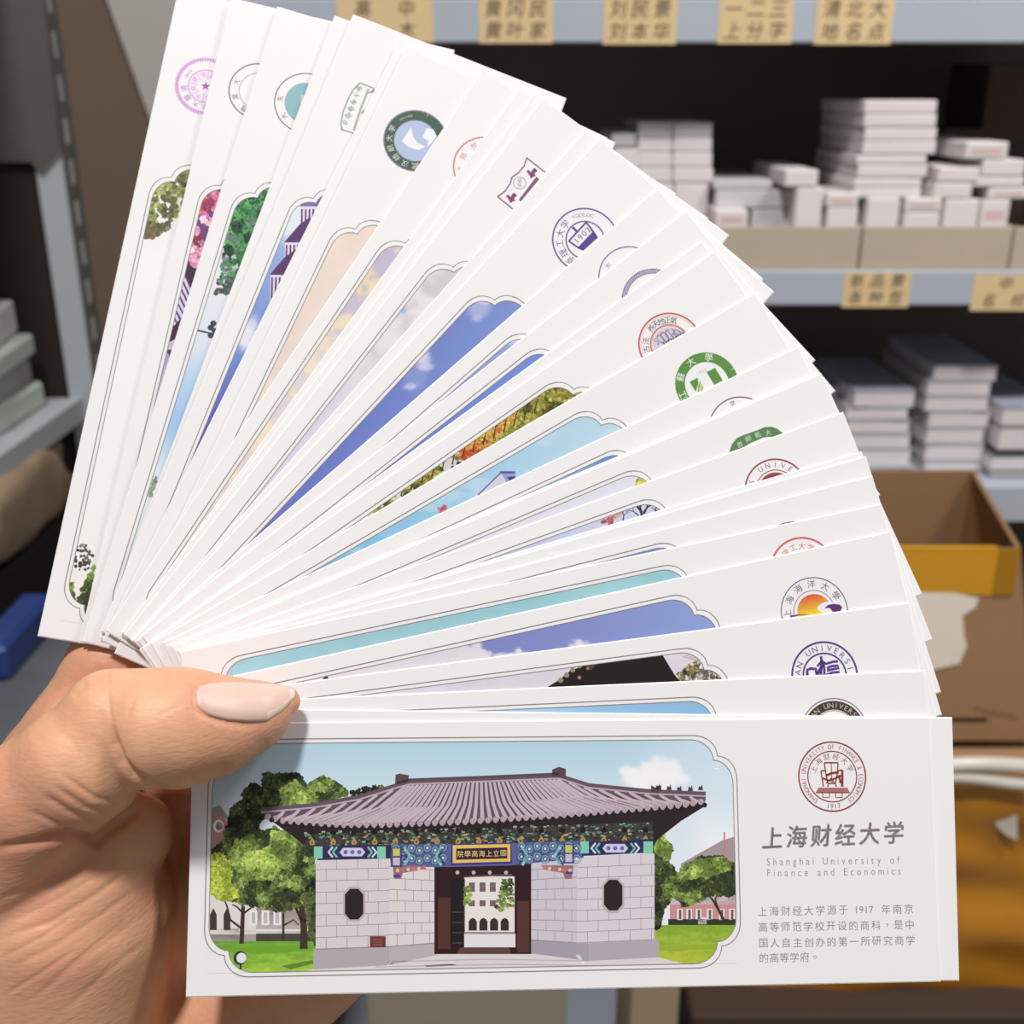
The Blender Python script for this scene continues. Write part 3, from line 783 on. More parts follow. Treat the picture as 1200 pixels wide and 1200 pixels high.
def art(k):                             # artboard (photo-sized drawing grid) to card millimetres for card k
    T, u, v = pose(k)
    Mx = np.linalg.inv(np.stack([u, v, T], 1))
    def fn(x, y):
        x = np.asarray(x, float); y = np.asarray(y, float)
        d = np.stack([(x - 600) / 1287.0, (y - 600) / 1287.0, np.ones_like(x)], -1)
        q = d @ Mx.T
        return np.stack([q[..., 0] / q[..., 2], q[..., 1] / q[..., 2]], -1) * 1000
    return fn
def unart(k):
    T, u, v = pose(k)
    def fn(U, Vv):
        P = T + np.asarray(U)[..., None] / 1000 * u + np.asarray(Vv)[..., None] / 1000 * v
        return 600 + 1287 * P[..., 0] / P[..., 2], 600 + 1287 * P[..., 1] / P[..., 2]
    return fn

def ink_material():
    m = bpy.data.materials.new('printed_ink'); m.use_nodes = True
    b = m.node_tree.nodes['Principled BSDF']; a = m.node_tree.nodes.new('ShaderNodeAttribute'); a.attribute_name = 'ink'
    m.node_tree.links.new(a.outputs['Color'], b.inputs['Base Color'])
    b.inputs['Roughness'].default_value = .45; b.inputs['Specular IOR Level'].default_value = .3
    return m
M_print_ink = ink_material()
PAPER = (236, 235, 235)
FX0, FX1, FY0, FY1 = 3.2, 105.8, 3.2, 47.3      # outer frame line
IN = 0.8                                        # inner line / picture inset
def frame_shape(ins):
    x0, x1, y0, y1 = FX0 + ins, FX1 - ins, FY0 + ins, FY1 - ins
    nx, ny = 3.8, 4.0; a = 4.6; P = []
    def q(cx, cy, rx, ry, a0, a1):
        for i in range(9):
            t = math.radians(a0 + (a1 - a0) * i / 8); P.append((cx + rx * math.cos(t), cy - ry * math.sin(t)))
    q(x1 - nx - a, y0 + ny, a, ny, 90, 0); q(x1 - nx, y0 + ny + a, nx, a, 90, 0)
    q(x1 - nx, y1 - ny - a, nx, a, 0, -90); q(x1 - nx - a, y1 - ny, a, ny, 0, -90)
    q(x0 + nx + a, y1 - ny, a, ny, 270, 180); q(x0 + nx, y1 - ny - a, nx, a, 270, 180)
    q(x0 + nx, y0 + ny + a, nx, a, 180, 90); q(x0 + nx + a, y0 + ny, a, ny, 180, 90)
    return P
INNER = frame_shape(IN); OUTER = frame_shape(0)
IX0, IX1, IY0, IY1 = FX0 + IN, FX1 - IN, FY0 + IN, FY1 - IN

def clip_rect(P, C, x0, x1, y0, y1):
    out = [(p[0], p[1], *c) for p, c in zip(P, C)]
    for ax, lim, sg in ((0, x0, 1), (0, x1, -1), (1, y0, 1), (1, y1, -1)):
        res = []
        for i in range(len(out)):
            p, q = out[i - 1], out[i]
            dp, dq = sg * (p[ax] - lim), sg * (q[ax] - lim)
            if dp * dq < 0:
                t = dp / (dp - dq); res.append(tuple(a + (b - a) * t for a, b in zip(p, q)))
            if dq >= 0: res.append(q)
        out = res
        if len(out) < 3: return [], []
    return [o[:2] for o in out], [o[2:] for o in out]

class Ink:
    def __init__(s, clip=False): s.v = []; s.f = []; s.c = []; s.clip = clip; s.z = 0.008
    def poly(s, P, col, dz=0.0):
        P = [tuple(map(float, p)) for p in P]
        C = [tuple(map(float, col))] * len(P) if np.ndim(col) == 1 else [tuple(map(float, c)) for c in col]
        if s.clip:
            P, C = clip_rect(P, C, IX0, IX1, IY0, IY1)
            if len(P) < 3: return
        b = len(s.v); s.v += [(p[0], p[1], s.z + dz) for p in P]; s.f.append(tuple(range(b, b + len(P)))); s.c += C
    def ribbon(s, P, w, col, closed=False, w2=None):
        P = np.array(P, float); n = len(P)
        if closed: d = np.roll(P, -1, 0) - np.roll(P, 1, 0)
        else:
            d = np.gradient(P, axis=0) if n > 2 else np.repeat(P[1:] - P[:1], 2, 0)
        d = d / np.maximum(np.linalg.norm(d, axis=1, keepdims=True), 1e-9); nn = np.stack([-d[:, 1], d[:, 0]], 1)
        ws = np.full(n, w / 2) if w2 is None else np.linspace(w / 2, w2 / 2, n)
        A = P + nn * ws[:, None]; B = P - nn * ws[:, None]
        for i in range(n if closed else n - 1):
            j = (i + 1) % n; s.poly([A[i], A[j], B[j], B[i]], col)
    def arc(s, c, r, a0, a1, n=28):
        return [(c[0] + r * math.cos(math.radians(a0 + (a1 - a0) * i / n)), c[1] - r * math.sin(math.radians(a0 + (a1 - a0) * i / n))) for i in range(n + 1)]
    def ring(s, c, r, w, col, n=56):
        s.ribbon(s.arc(c, r, 0, 360, n)[:-1], w, col, True)
    def disc(s, c, r, col, n=40, sy=1.0): s.poly([(c[0] + r * math.cos(2 * math.pi * i / n), c[1] + r * sy * math.sin(2 * math.pi * i / n)) for i in range(n)], col)
    def ringsolid(s, c, r0, r1, col, a0=0, a1=360, n=48):
        s.ribbon(s.arc(c, (r0 + r1) / 2, a0, a1, n), r1 - r0, col)
    def char(s, ch, c, size, col, ang=0.0, sx=1.0, shear=0.0, bold=0.0):
        V, F = glyph(ch)
        if not len(V): return
        V = V.copy()
        cjk = ord(ch) > 0x2000
        ctr = (V.min(0) + V.max(0)) / 2 if cjk else np.array([(V[:, 0].min() + V[:, 0].max()) / 2, .36])
        V = (V - ctr) * size * np.array([sx, 1]); V[:, 0] += V[:, 1] * shear
        ca, sa = math.cos(math.radians(ang)), math.sin(math.radians(ang))
        X = c[0] + V[:, 0] * ca - V[:, 1] * sa; Y = c[1] - (V[:, 0] * sa + V[:, 1] * ca)
        b = len(s.v); s.v += [(x, y, s.z) for x, y in zip(X, Y)]; s.f += [tuple(i + b for i in f) for f in F]; s.c += [tuple(map(float, col))] * len(V)
    def ringtext(s, text, c, r, size, col, a0, a1, sx=1.0, inward=False, shear=0.0):
        n = len(text)
        for i, ch in enumerate(text):
            if ch == ' ': continue
            a = a0 + (a1 - a0) * (i + .5) / n
            p = (c[0] + r * math.cos(math.radians(a)), c[1] - r * math.sin(math.radians(a)))
            s.char(ch, p, size, col, a - 90 if not inward else a + 90, sx, shear)
    def line(s, text, u0, u1, v, size, col, shear=0.0, sx=1.0):
        W = []
        for ch in text:
            if ch == ' ': W.append(.45); continue
            V, F = glyph(ch); W.append(1.05 if ord(ch) > 0x2000 else (V[:, 0].max() - V[:, 0].min()) + .12)
        tot = sum(W); extra = ((u1 - u0) - tot * size * sx) / max(len(text) - 1, 1); x = u0
        for ch, w in zip(text, W):
            if ch != ' ': s.char(ch, (x + w * size * sx / 2, v), size, col, 0, sx, shear)
            x += w * size * sx + extra
    def up(s, d=.006): s.z += d
    def build(s, name, parent):
        if not s.f: return None
        me = bpy.data.meshes.new(name)
        V = np.array(s.v) * np.array([.001, -.001, .001])
        me.from_pydata(V.tolist(), [], s.f)
        at_ = me.color_attributes.new('ink', 'FLOAT_COLOR', 'POINT')
        C = np.ones((len(V), 4), np.float32); C[:, :3] = lin(np.array(s.c)); at_.data.foreach_set('color', C.ravel())
        me.materials.append(M_print_ink)
        import bmesh
        bm = bmesh.new(); bm.from_mesh(me)
        bm.normal_update()
        fl = [f for f in bm.faces if f.normal.z < 0]
        if fl: bmesh.ops.reverse_faces(bm, faces=fl)
        bm.to_mesh(me); bm.free(); me.update()
        o = bpy.data.objects.new(name, me); COL.objects.link(o); o.parent = parent
        return o

# ---- colour helpers for printed photographs
_rs = np.random.RandomState(7); _NT = _rs.rand(64, 64)
def vnoise(x, y):
    xi = np.floor(x).astype(int); yi = np.floor(y).astype(int); fx = x - xi; fy = y - yi
    fx = fx * fx * (3 - 2 * fx); fy = fy * fy * (3 - 2 * fy)
    g = lambda a, b: _NT[a % 64, b % 64]
    return (g(xi, yi) * (1 - fx) + g(xi + 1, yi) * fx) * (1 - fy) + (g(xi, yi + 1) * (1 - fx) + g(xi + 1, yi + 1) * fx) * fy
def fbm(x, y, o=4):
    r = 0; a = .5
    for i in range(o): r = r + a * vnoise(x, y); x = x * 2.03 + 5; y = y * 2.03 + 9; a *= .5
    return r / .94
def stops(t, tab):
    t = np.asarray(t); xs = [q[0] for q in tab]
    return np.stack([np.interp(t, xs, [q[1][c] for q in tab]) for c in range(3)], -1)
def lerp(a, b, w): return a + (np.asarray(b, float) - a) * w[..., None]
def sstep(x, a, b): t = np.clip((x - a) / (b - a), 0, 1); return t * t * (3 - 2 * t)

def field(ink, k, fn, step=.6):          # printed picture ground: a fine grid of ink colours
    nx = int((IX1 - IX0) / step); ny = int((IY1 - IY0) / step)
    U = np.linspace(IX0, IX1, nx + 1); Vv = np.linspace(IY0, IY1, ny + 1)
    UU, VV = np.meshgrid(U, Vv); X, Y = unart(k)(UU, VV)
    Cc = np.clip(fn(X, Y, UU, VV), 0, 255)
    b = len(ink.v)
    ink.v += [(u, v, ink.z) for u, v in zip(UU.ravel(), VV.ravel())]; ink.c += [tuple(c) for c in Cc.reshape(-1, 3)]
    w = nx + 1
    for j in range(ny):
        for i in range(nx):
            q = b + j * w + i; ink.f.append((q, q + w, q + w + 1, q + 1))
    ink.up()

def in_poly(P, poly):
    x, y = P[:, 0], P[:, 1]; c = np.zeros(len(P), bool); n = len(poly)
    for i in range(n):
        (x0, y0), (x1, y1) = poly[i - 1], poly[i]
        m = ((y0 > y) != (y1 > y)) & (x < (x1 - x0) * (y - y0) / (y1 - y0 + 1e-12) + x0); c ^= m
    return c
LEAF_N, LEAF_S = 3.0, .54
def leaves(ink, k, region, n, size, cols, seed, drop=0.0, jag=1.0, sel=None):
    """clusters of small irregular dabs inside an artboard polygon"""
    r = np.random.RandomState(seed); R = np.array(region, float)
    n = int(n * LEAF_N); size = size * LEAF_S
    P = R.min(0) + r.rand(n * 4, 2) * (R.max(0) - R.min(0)); P = P[in_poly(P, region)][:n]
    if sel is not None: P = P[sel(P[:, 0], P[:, 1])]
    a = art(k); M2 = a(P[:, 0], P[:, 1])
    cl = fbm(P[:, 0] / 14 + seed, P[:, 1] / 14, 3)
    z0 = ink.z
    for i in range(len(P)):
        if drop and r.rand() < drop: continue
        u, v = M2[i]
        if not (IX0 < u < IX1 and IY0 < v < IY1): continue
        s = size * (.5 + r.rand()); m = r.randint(5, 8); a0 = r.rand() * 6.3
        t = np.clip(cl[i] * 2.5 - .75 + (r.rand() - .5) * .5, 0, .999); c = np.array(cols[int(t * len(cols))], float) * (.88 + .24 * r.rand())
        ink.z = z0 + .010 * (i % 12) / 12
        ink.poly([(u + s * (1 + jag * (r.rand() - .5)) * math.cos(a0 + 6.283 * q / m), v + s * (1 + jag * (r.rand() - .5)) * math.sin(a0 + 6.283 * q / m)) for q in range(m)], np.clip(c, 0, 255))
    ink.z = z0 + .012

def frame_and_mat(card, corner=True):
    ink = Ink(); ink.z = .040
    ink.ribbon(OUTER, .17, (128, 122, 120), True); ink.ribbon(INNER, .15, (140, 134, 132), True)
    return ink.build('frame_line', card)
def corner_mat(ink):
    z = ink.z; ink.z = .034; c = ink.clip; ink.clip = False
    P = INNER; n = 9; e = .06
    for q, (cx, cy) in enumerate([(IX1 + e, IY0 - e), (IX1 + e, IY1 + e), (IX0 - e, IY1 + e), (IX0 - e, IY0 - e)]):
        arc = P[q * 18:(q + 1) * 18]
        for i in range(17): ink.poly([(cx, cy), arc[i], arc[i + 1]], PAPER)
    ink.z = z; ink.clip = c

# ---- printed photographs, one per card
W_ = lambda *c: np.array(c, float)
def flat(c0, c1, v0=5, v1=48):
    return lambda X, Y, U, V: stops(V, [(v0, c0), (v1, c1)])
def clouds(base, amount, sc, seed, cloud=(238, 236, 238), lo=.5, hi=.72):
    def fn(X, Y, U, V):
        c = base(X, Y, U, V); m = sstep(fbm(X / sc + seed, Y / sc + seed * 3, 4), lo, hi) * amount
        return lerp(c, cloud, m)
    return fn
def blob(X, Y, cx, cy, rx, ry, e=.35, sc=12.0, seed=0):
    d = np.sqrt(((X - cx) / rx) ** 2 + ((Y - cy) / ry) ** 2) + (fbm(X / sc + seed, Y / sc + 2 * seed, 3) - .5) * 1.1
    return 1 - sstep(d, 1 - e, 1 + e)

def pic_willow(ink, k):
    field(ink, k, lambda X, Y, U, V: stops(Y, [(200, (226, 224, 220)), (300, (241, 239, 238)), (600, (240, 238, 237)), (740, (235, 232, 228))]))
    g = [(92, 98, 52), (122, 130, 72), (150, 160, 92), (172, 186, 112), (132, 118, 82)]
    leaves(ink, k, [(160, 262), (170, 216), (196, 208), (226, 198), (216, 236), (206, 266), (184, 272), (164, 278)], 760, .85, g, 3, sel=lambda x, y: fbm(x / 7, y / 7, 2) > .26 + .0035 * (y - 205))
    leaves(ink, k, [(162, 258), (184, 262), (200, 266), (178, 280), (163, 278)], 120, .6, [(104, 94, 62), (136, 120, 86), (98, 100, 60)], 5)
    leaves(ink, k, [(82, 640), (100, 636), (110, 652), (104, 668), (84, 668)], 70, .5, [(60, 56, 50), (92, 86, 78), (140, 136, 130)], 6, sel=lambda x, y: fbm(x / 4, y / 4, 2) > .45)
    leaves(ink, k, [(74, 706), (84, 680), (88, 712), (96, 690), (113, 656), (96, 740), (86, 712), (76, 712)], 170, .6, [(70, 92, 40), (110, 138, 56), (142, 168, 78)], 8)
    leaves(ink, k, [(92, 700), (106, 690), (98, 738), (90, 728)], 60, .55, [(56, 62, 42), (84, 84, 70)], 9)
    a = art(k); ink.ribbon(a([207, 199, 190], [268, 306, 352]), .25, (222, 206, 206), w2=.08)
def pic_blossom(ink, k):
    field(ink, k, lambda X, Y, U, V: stops(Y, [(215, (120, 80, 130)), (300, (96, 58, 104)), (400, (150, 140, 190)), (430, (186, 182, 216)), (560, (196, 196, 222)), (640, (214, 212, 226))]))
    a = art(k)
    ink.poly(a([206, 222, 240, 226], [318, 300, 310, 345]), (62, 30, 62)); ink.poly(a([213, 222, 236, 199], [305, 345, 350, 400]), (120, 100, 180)); ink.up()
    for i in range(9):
        t = i / 8; x = 214 - 18 * t; y = 322 + 66 * t
        ink.ribbon(a([x, x + 20], [y, y + 44 - 10 * t]), .62, (226, 216, 232)); ink.ribbon(a([x + 2.5, x + 22], [y, y + 44 - 10 * t]), .35, (92, 70, 132))
    ink.up()
    ink.poly(a([197, 201, 222, 214], [402, 385, 362, 392]), (70, 30, 66)); ink.poly(a([196, 209, 206, 196], [400, 396, 412, 410]), (206, 194, 208)); ink.poly(a([194, 210, 204], [409, 411, 426]), (88, 50, 100)); ink.up()
    leaves(ink, k, [(230, 222), (262, 218), (254, 250), (240, 310), (222, 305), (220, 282), (232, 240)], 230, 1.15, [(232, 150, 186), (242, 176, 204), (214, 112, 158), (248, 206, 220)], 21, sel=lambda x, y: fbm(x / 9 + 3, y / 9, 2) > .42)
    leaves(ink, k, [(232, 236), (250, 234), (246, 248), (232, 244)], 22, .7, [(150, 40, 84), (176, 60, 60)], 22)
    leaves(ink, k, [(224, 276), (236, 274), (232, 286), (224, 284)], 10, .6, [(130, 30, 50), (150, 60, 40)], 23)
    leaves(ink, k, [(221, 300), (236, 296), (236, 312), (226, 312)], 26, .9, [(240, 170, 200), (226, 130, 170)], 24)
def pic_greentree(ink, k):
    field(ink, k, lambda X, Y, U, V: stops(Y, [(215, (214, 224, 220)), (330, (226, 230, 236)), (410, (214, 222, 236)), (445, (180, 208, 234)), (500, (158, 196, 234)), (540, (206, 222, 240)), (560, (226, 232, 240))]))
    g = [(24, 62, 44), (36, 92, 52), (46, 124, 66), (64, 152, 84), (92, 164, 92), (110, 120, 118)]
    leaves(ink, k, [(276, 240), (284, 226), (300, 228), (316, 214), (312, 240), (292, 300), (276, 330), (258, 330), (268, 270)], 620, .8, g, 31)
    leaves(ink, k, [(262, 300), (280, 300), (272, 344), (252, 342)], 110, .6, [(52, 76, 70), (110, 124, 120), (176, 186, 186), (40, 98, 56)], 33, sel=lambda x, y: fbm(x / 5, y / 5, 2) > .46)
    leaves(ink, k, [(270, 325), (282, 325), (270, 345), (252, 344)], 40, .5, [(70, 84, 80), (100, 112, 106)], 34)
    a = art(k); ink.ribbon(a([231.5, 246], [387, 390.5]), .4, (74, 76, 104)); ink.up()
    for (x, y) in ((247, 384), (250, 379), (247, 393), (252, 388)): ink.disc(a(x, y), .7, (66, 60, 84), 7)
    leaves(ink, k, [(180, 560), (184, 560), (178, 582), (174, 582)], 16, .5, [(120, 134, 110), (150, 160, 140)], 35)
def pic_purpleroof(ink, k):
    def fn(X, Y, U, V):
        c = stops(Y, [(235, (226, 232, 238)), (270, (214, 222, 236)), (290, (150, 172, 222)), (340, (134, 158, 216)), (420, (112, 138, 206)), (490, (96, 104, 192)), (520, (110, 90, 180))])
        c = lerp(c, (224, 228, 238), blob(X, Y, 345, 248, 22, 26, .5, 14, 2) * .9)
        return lerp(c, (226, 226, 238), blob(X, Y, 290, 392, 14, 16, .6, 9, 4))
    field(ink, k, fn); a = art(k)
    for (x, y, w, h, hw) in ((352, 242, 26, 8, 34), (334, 284, 22, 14, 30), (317, 322, 22, 16, 30)):
        ink.poly(a([x - 1, x + 17, x + 30, x + 30], [y, y - 21, y - 30, y]), (124, 104, 164) if y < 250 else (86, 44, 100))
        ink.up(.003)
        ink.poly(a([x, x + w, x + w - 4, x - 1], [y, y + 1, y + 44, y + 40]), (226, 216, 232)); ink.up(.003)
        for q in range(5): ink.ribbon(a([x + 2 + q * 4.4, x + 1 + q * 4.2], [y + 3, y + 40]), .38, (84, 50, 104))
        ink.up(.002)
def pic_peach(ink, k):
    field(ink, k, lambda X, Y, U, V: stops((X - 375) * .5 + (Y - 255) * .35, [(-60, (232, 216, 190)), (-20, (236, 222, 196)), (10, (234, 214, 198)), (45, (230, 214, 204)), (120, (232, 208, 194))]) + (fbm(X / 26, Y / 26) - .5)[..., None] * 12)
def pic_lilac(ink, k):
    def fn(X, Y, U, V):
        n = fbm(X / 13 + 4, Y / 13 + 1, 3); m = sstep(n, .34, .56)
        c = lerp(np.broadcast_to(W_(190, 182, 206), X.shape + (3,)).copy(), (232, 212, 178), m); return lerp(c, (236, 226, 214), sstep(Y, 330, 430) * .6)
    field(ink, k, fn)
def pic_greycloud(ink, k):
    def fn(X, Y, U, V):
        c = lerp(np.broadcast_to(W_(226, 222, 224), X.shape + (3,)).copy(), (202, 198, 202), sstep(fbm(X / 24, Y / 24, 4), .42, .7)); c = lerp(c, (214, 210, 222), sstep(Y, 410, 480))
        return lerp(c, (150, 180, 216), blob(X, Y, 472, 363, 4, 3.5, .4, 5, 1))
    field(ink, k, fn)
def pic_deepblue(ink, k):
    def fn(X, Y, U, V):
        c = stops(X + Y * .6, [(520, (104, 122, 190)), (700, (104, 120, 194)), (830, (122, 146, 206)), (900, (120, 140, 204))])
        for (cx, cy, rx, ry, w) in ((568, 348, 15, 7, .9), (562, 362, 13, 9, .45), (558, 372, 6, 5, .5), (495, 418, 9, 9, .85), (499, 429, 7, 5, .7), (480, 453, 7, 4, .6), (486, 441, 12, 16, .2)):
            c = lerp(c, (222, 222, 236), blob(X, Y, cx, cy, rx, ry, .5, 9, cx) * w)
        return c
    field(ink, k, fn)
def pic_palelilac(ink, k):
    field(ink, k, lambda X, Y, U, V: lerp(stops(X, [(440, (178, 176, 214)), (560, (150, 156, 210)), (610, (140, 160, 210))]), (222, 224, 238), blob(X, Y, 604, 399, 10, 7, .6, 8, 3) * .8))
def pic_blue(ink, k): field(ink, k, lambda X, Y, U, V: lerp(stops(X, [(400, (104, 122, 190)), (560, (110, 138, 206)), (640, (112, 138, 206)), (660, (140, 150, 214))]), (214, 210, 230), blob(X, Y, 645, 412, 6, 3, .5, 8, 3) * .6))
def pic_autumn(ink, k):
    field(ink, k, lambda X, Y, U, V: stops(X, [(400, (214, 216, 212)), (560, (206, 206, 206)), (680, (150, 150, 70))]))
    r1 = [(428, 612), (470, 560), (560, 505), (640, 455), (668, 446), (676, 458), (700, 456), (690, 470), (560, 540), (440, 608)]
    leaves(ink, k, r1, 2600, .55, [(82, 80, 30), (122, 122, 44), (160, 158, 66), (190, 186, 88), (140, 126, 50)], 41, sel=lambda x, y: (x > 588) | (fbm(x / 9, y / 9, 3) > .46) & (x < 560) | (x > 560) & (fbm(x / 9, y / 9, 3) > .42))
    leaves(ink, k, [(538, 528), (560, 505), (600, 478), (606, 490), (560, 532), (540, 540)], 330, .5, [(190, 80, 50), (206, 128, 52), (214, 176, 70), (150, 92, 70)], 42, drop=.2)
    a = art(k)
    for i in range(14):
        x = 470 + i * 12; y = 600 - (x - 440) * .62
        ink.ribbon(a([x, x + 3, x + 9], [y, y - 14, y - 26]), .3, (70, 52, 40), w2=.1)
def pic_palesky(ink, k):
    def fn(X, Y, U, V):
        c = stops(X + .3 * (Y - 540), [(400, (120, 180, 220)), (480, (138, 192, 224)), (600, (168, 206, 228)), (720, (190, 214, 230))])
        return lerp(c, (206, 222, 232), sstep(fbm(X / 60 + Y / 25, Y / 14 - X / 60, 4), .5, .75) * .5)
    field(ink, k, fn); a = art(k)
    ink.poly(a([558, 587, 630, 640, 560], [580, 554, 566, 600, 600]), (206, 208, 220)); ink.up()
    ink.poly(a([587, 602, 608, 594], [554, 554, 566, 566]), (150, 156, 204)); ink.ribbon(a([586, 604], [553.5, 553.5]), .45, (84, 84, 160)); ink.ribbon(a([560, 587], [580, 554]), .3, (110, 110, 170)); ink.up()
    ink.poly(a([594, 604, 603, 597], [559, 558, 563, 564]), (70, 72, 130)); leaves(ink, k, [(514, 596), (522, 592), (526, 600), (516, 604)], 14, .5, [(200, 100, 120), (190, 130, 150)], 51)
def pic_smallblue(ink, k): field(ink, k, lambda X, Y, U, V: stops(X, [(600, (200, 208, 224)), (640, (160, 186, 220)), (690, (120, 160, 208)), (735, (96, 124, 194))]))
def pic_yellowleaf(ink, k):
    field(ink, k, lambda X, Y, U, V: stops(X, [(500, (226, 226, 226)), (640, (220, 220, 230)), (760, (222, 222, 234))]))
    leaves(ink, k, [(746, 566), (752, 550), (757, 553), (764, 560), (768, 580), (750, 576)], 70, .6, [(150, 160, 60), (206, 200, 84), (190, 170, 60)], 61)
    leaves(ink, k, [(744, 570), (756, 556), (760, 574), (745, 577)], 25, .5, [(206, 200, 94), (220, 210, 120)], 62)
def pic_branches(ink, k):
    field(ink, k, lambda X, Y, U, V: stops(X, [(560, (190, 200, 222)), (640, (192, 200, 226)), (700, (200, 206, 228)), (780, (198, 206, 230))]))
    a = art(k); r = random.Random(5)
    for (x, y, h, ang) in ((752, 604, 22, -100), (752, 600, 20, -130), (754, 602, 20, -60), (748, 604, 16, -140), (730, 610, 14, -80), (716, 612, 16, -100), (764, 604, 14, -50), (770, 602, 10, -120), (776, 600, 8, -90)):
        def br(x, y, h, g, w, d):
            x2 = x + h * math.cos(math.radians(g)); y2 = y + h * math.sin(math.radians(g)); ink.ribbon(a([x, x2], [y, y2]), w, (52, 44, 52), w2=w * .6)
            if d: 
                for s in (-1, 1): br(x2, y2, h * .6, g + s * r.uniform(18, 45), w * .6, d - 1)
        br(x, y, h * .45, ang, .55 if x in (752, 754) else .3, 3)
    ink.up(); leaves(ink, k, [(704, 612), (722, 596), (730, 600), (716, 614)], 60, .45, [(190, 110, 110), (170, 84, 90), (206, 160, 160)], 71, drop=.3)
def pic_sliver(ink, k): field(ink, k, lambda X, Y, U, V: stops(X, [(600, (190, 196, 222)), (760, (128, 136, 200)), (790, (150, 160, 210))]))
def pic_teal(ink, k): field(ink, k, lambda X, Y, U, V: stops(X, [(260, (158, 208, 222)), (420, (158, 200, 210)), (600, (152, 198, 210)), (700, (160, 206, 212)), (800, (150, 200, 208))]) + (fbm(X / 20, Y / 9) - .5)[..., None] * 10)
def pic_oceansky(ink, k):
    def fn(X, Y, U, V):
        c = stops(X, [(380, (150, 152, 206)), (520, (128, 130, 194)), (680, (132, 142, 202)), (820, (140, 160, 212))])
        n = (fbm(X / 16, Y / 10, 4) - .5)
        edge = 762 + np.interp(X, [400, 440, 480, 520, 545, 575, 590, 620, 640, 660, 690, 700, 830, 845], [14, 10, 0, -8, -6, -2, 4, -2, 6, -2, -9, 8, 4, -25]) + n * 26
        c = lerp(c, (228, 222, 226), sstep(Y - edge, -2.5, 2.5) * .95)
        return lerp(c, (214, 210, 226), blob(X, Y, 470, 766, 60, 9, .6, 16, 6) * .6)
    field(ink, k, fn, .45); a = art(k); ink.poly(a([377, 381, 384, 386, 378], [797, 792, 793, 796, 797.5]), (84, 62, 60))
def pic_blackroof(ink, k):
    field(ink, k, lambda X, Y, U, V: stops(X, [(400, (226, 226, 230)), (540, (214, 212, 222)), (680, (216, 210, 222)), (820, (224, 214, 224))]) + (fbm(X / 12, Y / 12) - .5)[..., None] * 10)
    a = art(k)
    leaves(ink, k, [(795, 790), (812, 776), (826, 772), (832, 782), (846, 784), (850, 800), (800, 800)], 160, .7, [(120, 106, 96), (196, 184, 180), (226, 218, 216), (92, 80, 60), (150, 140, 84)], 81)
    for i in range(8): ink.ribbon(a([800 + i * 3, 812 + i * 2, 828], [770 + i, 766 + 2 * i, 762 + 3 * i]), .12, (178, 160, 170))
    ink.up()
    ink.poly(a([640, 655, 668, 682, 690, 700, 775, 778, 790, 796, 800], [806, 797, 786, 781, 777, 775.5, 764, 770, 790, 797, 806]), (34, 26, 24)); ink.up()
    for (x, y) in ((657, 797), (664, 791), (671, 785), (679, 780)): ink.disc(a(x, y), .55, (150, 138, 118), 8)
    for (x, y) in ((689, 783), (679, 794), (695, 779)): ink.disc(a(x, y), .38, (170, 130, 106), 7)
    ink.poly(a([688, 697, 700, 692, 686], [776.5, 775.5, 778, 786, 784]), (70, 52, 48))
def pic_lightblue(ink, k): field(ink, k, lambda X, Y, U, V: stops(X, [(380, (226, 232, 240)), (560, (190, 212, 236)), (700, (150, 194, 228)), (840, (140, 184, 224))]))
def pic_plain(ink, k): field(ink, k, flat((176, 198, 224), (214, 220, 228)), 2.0)

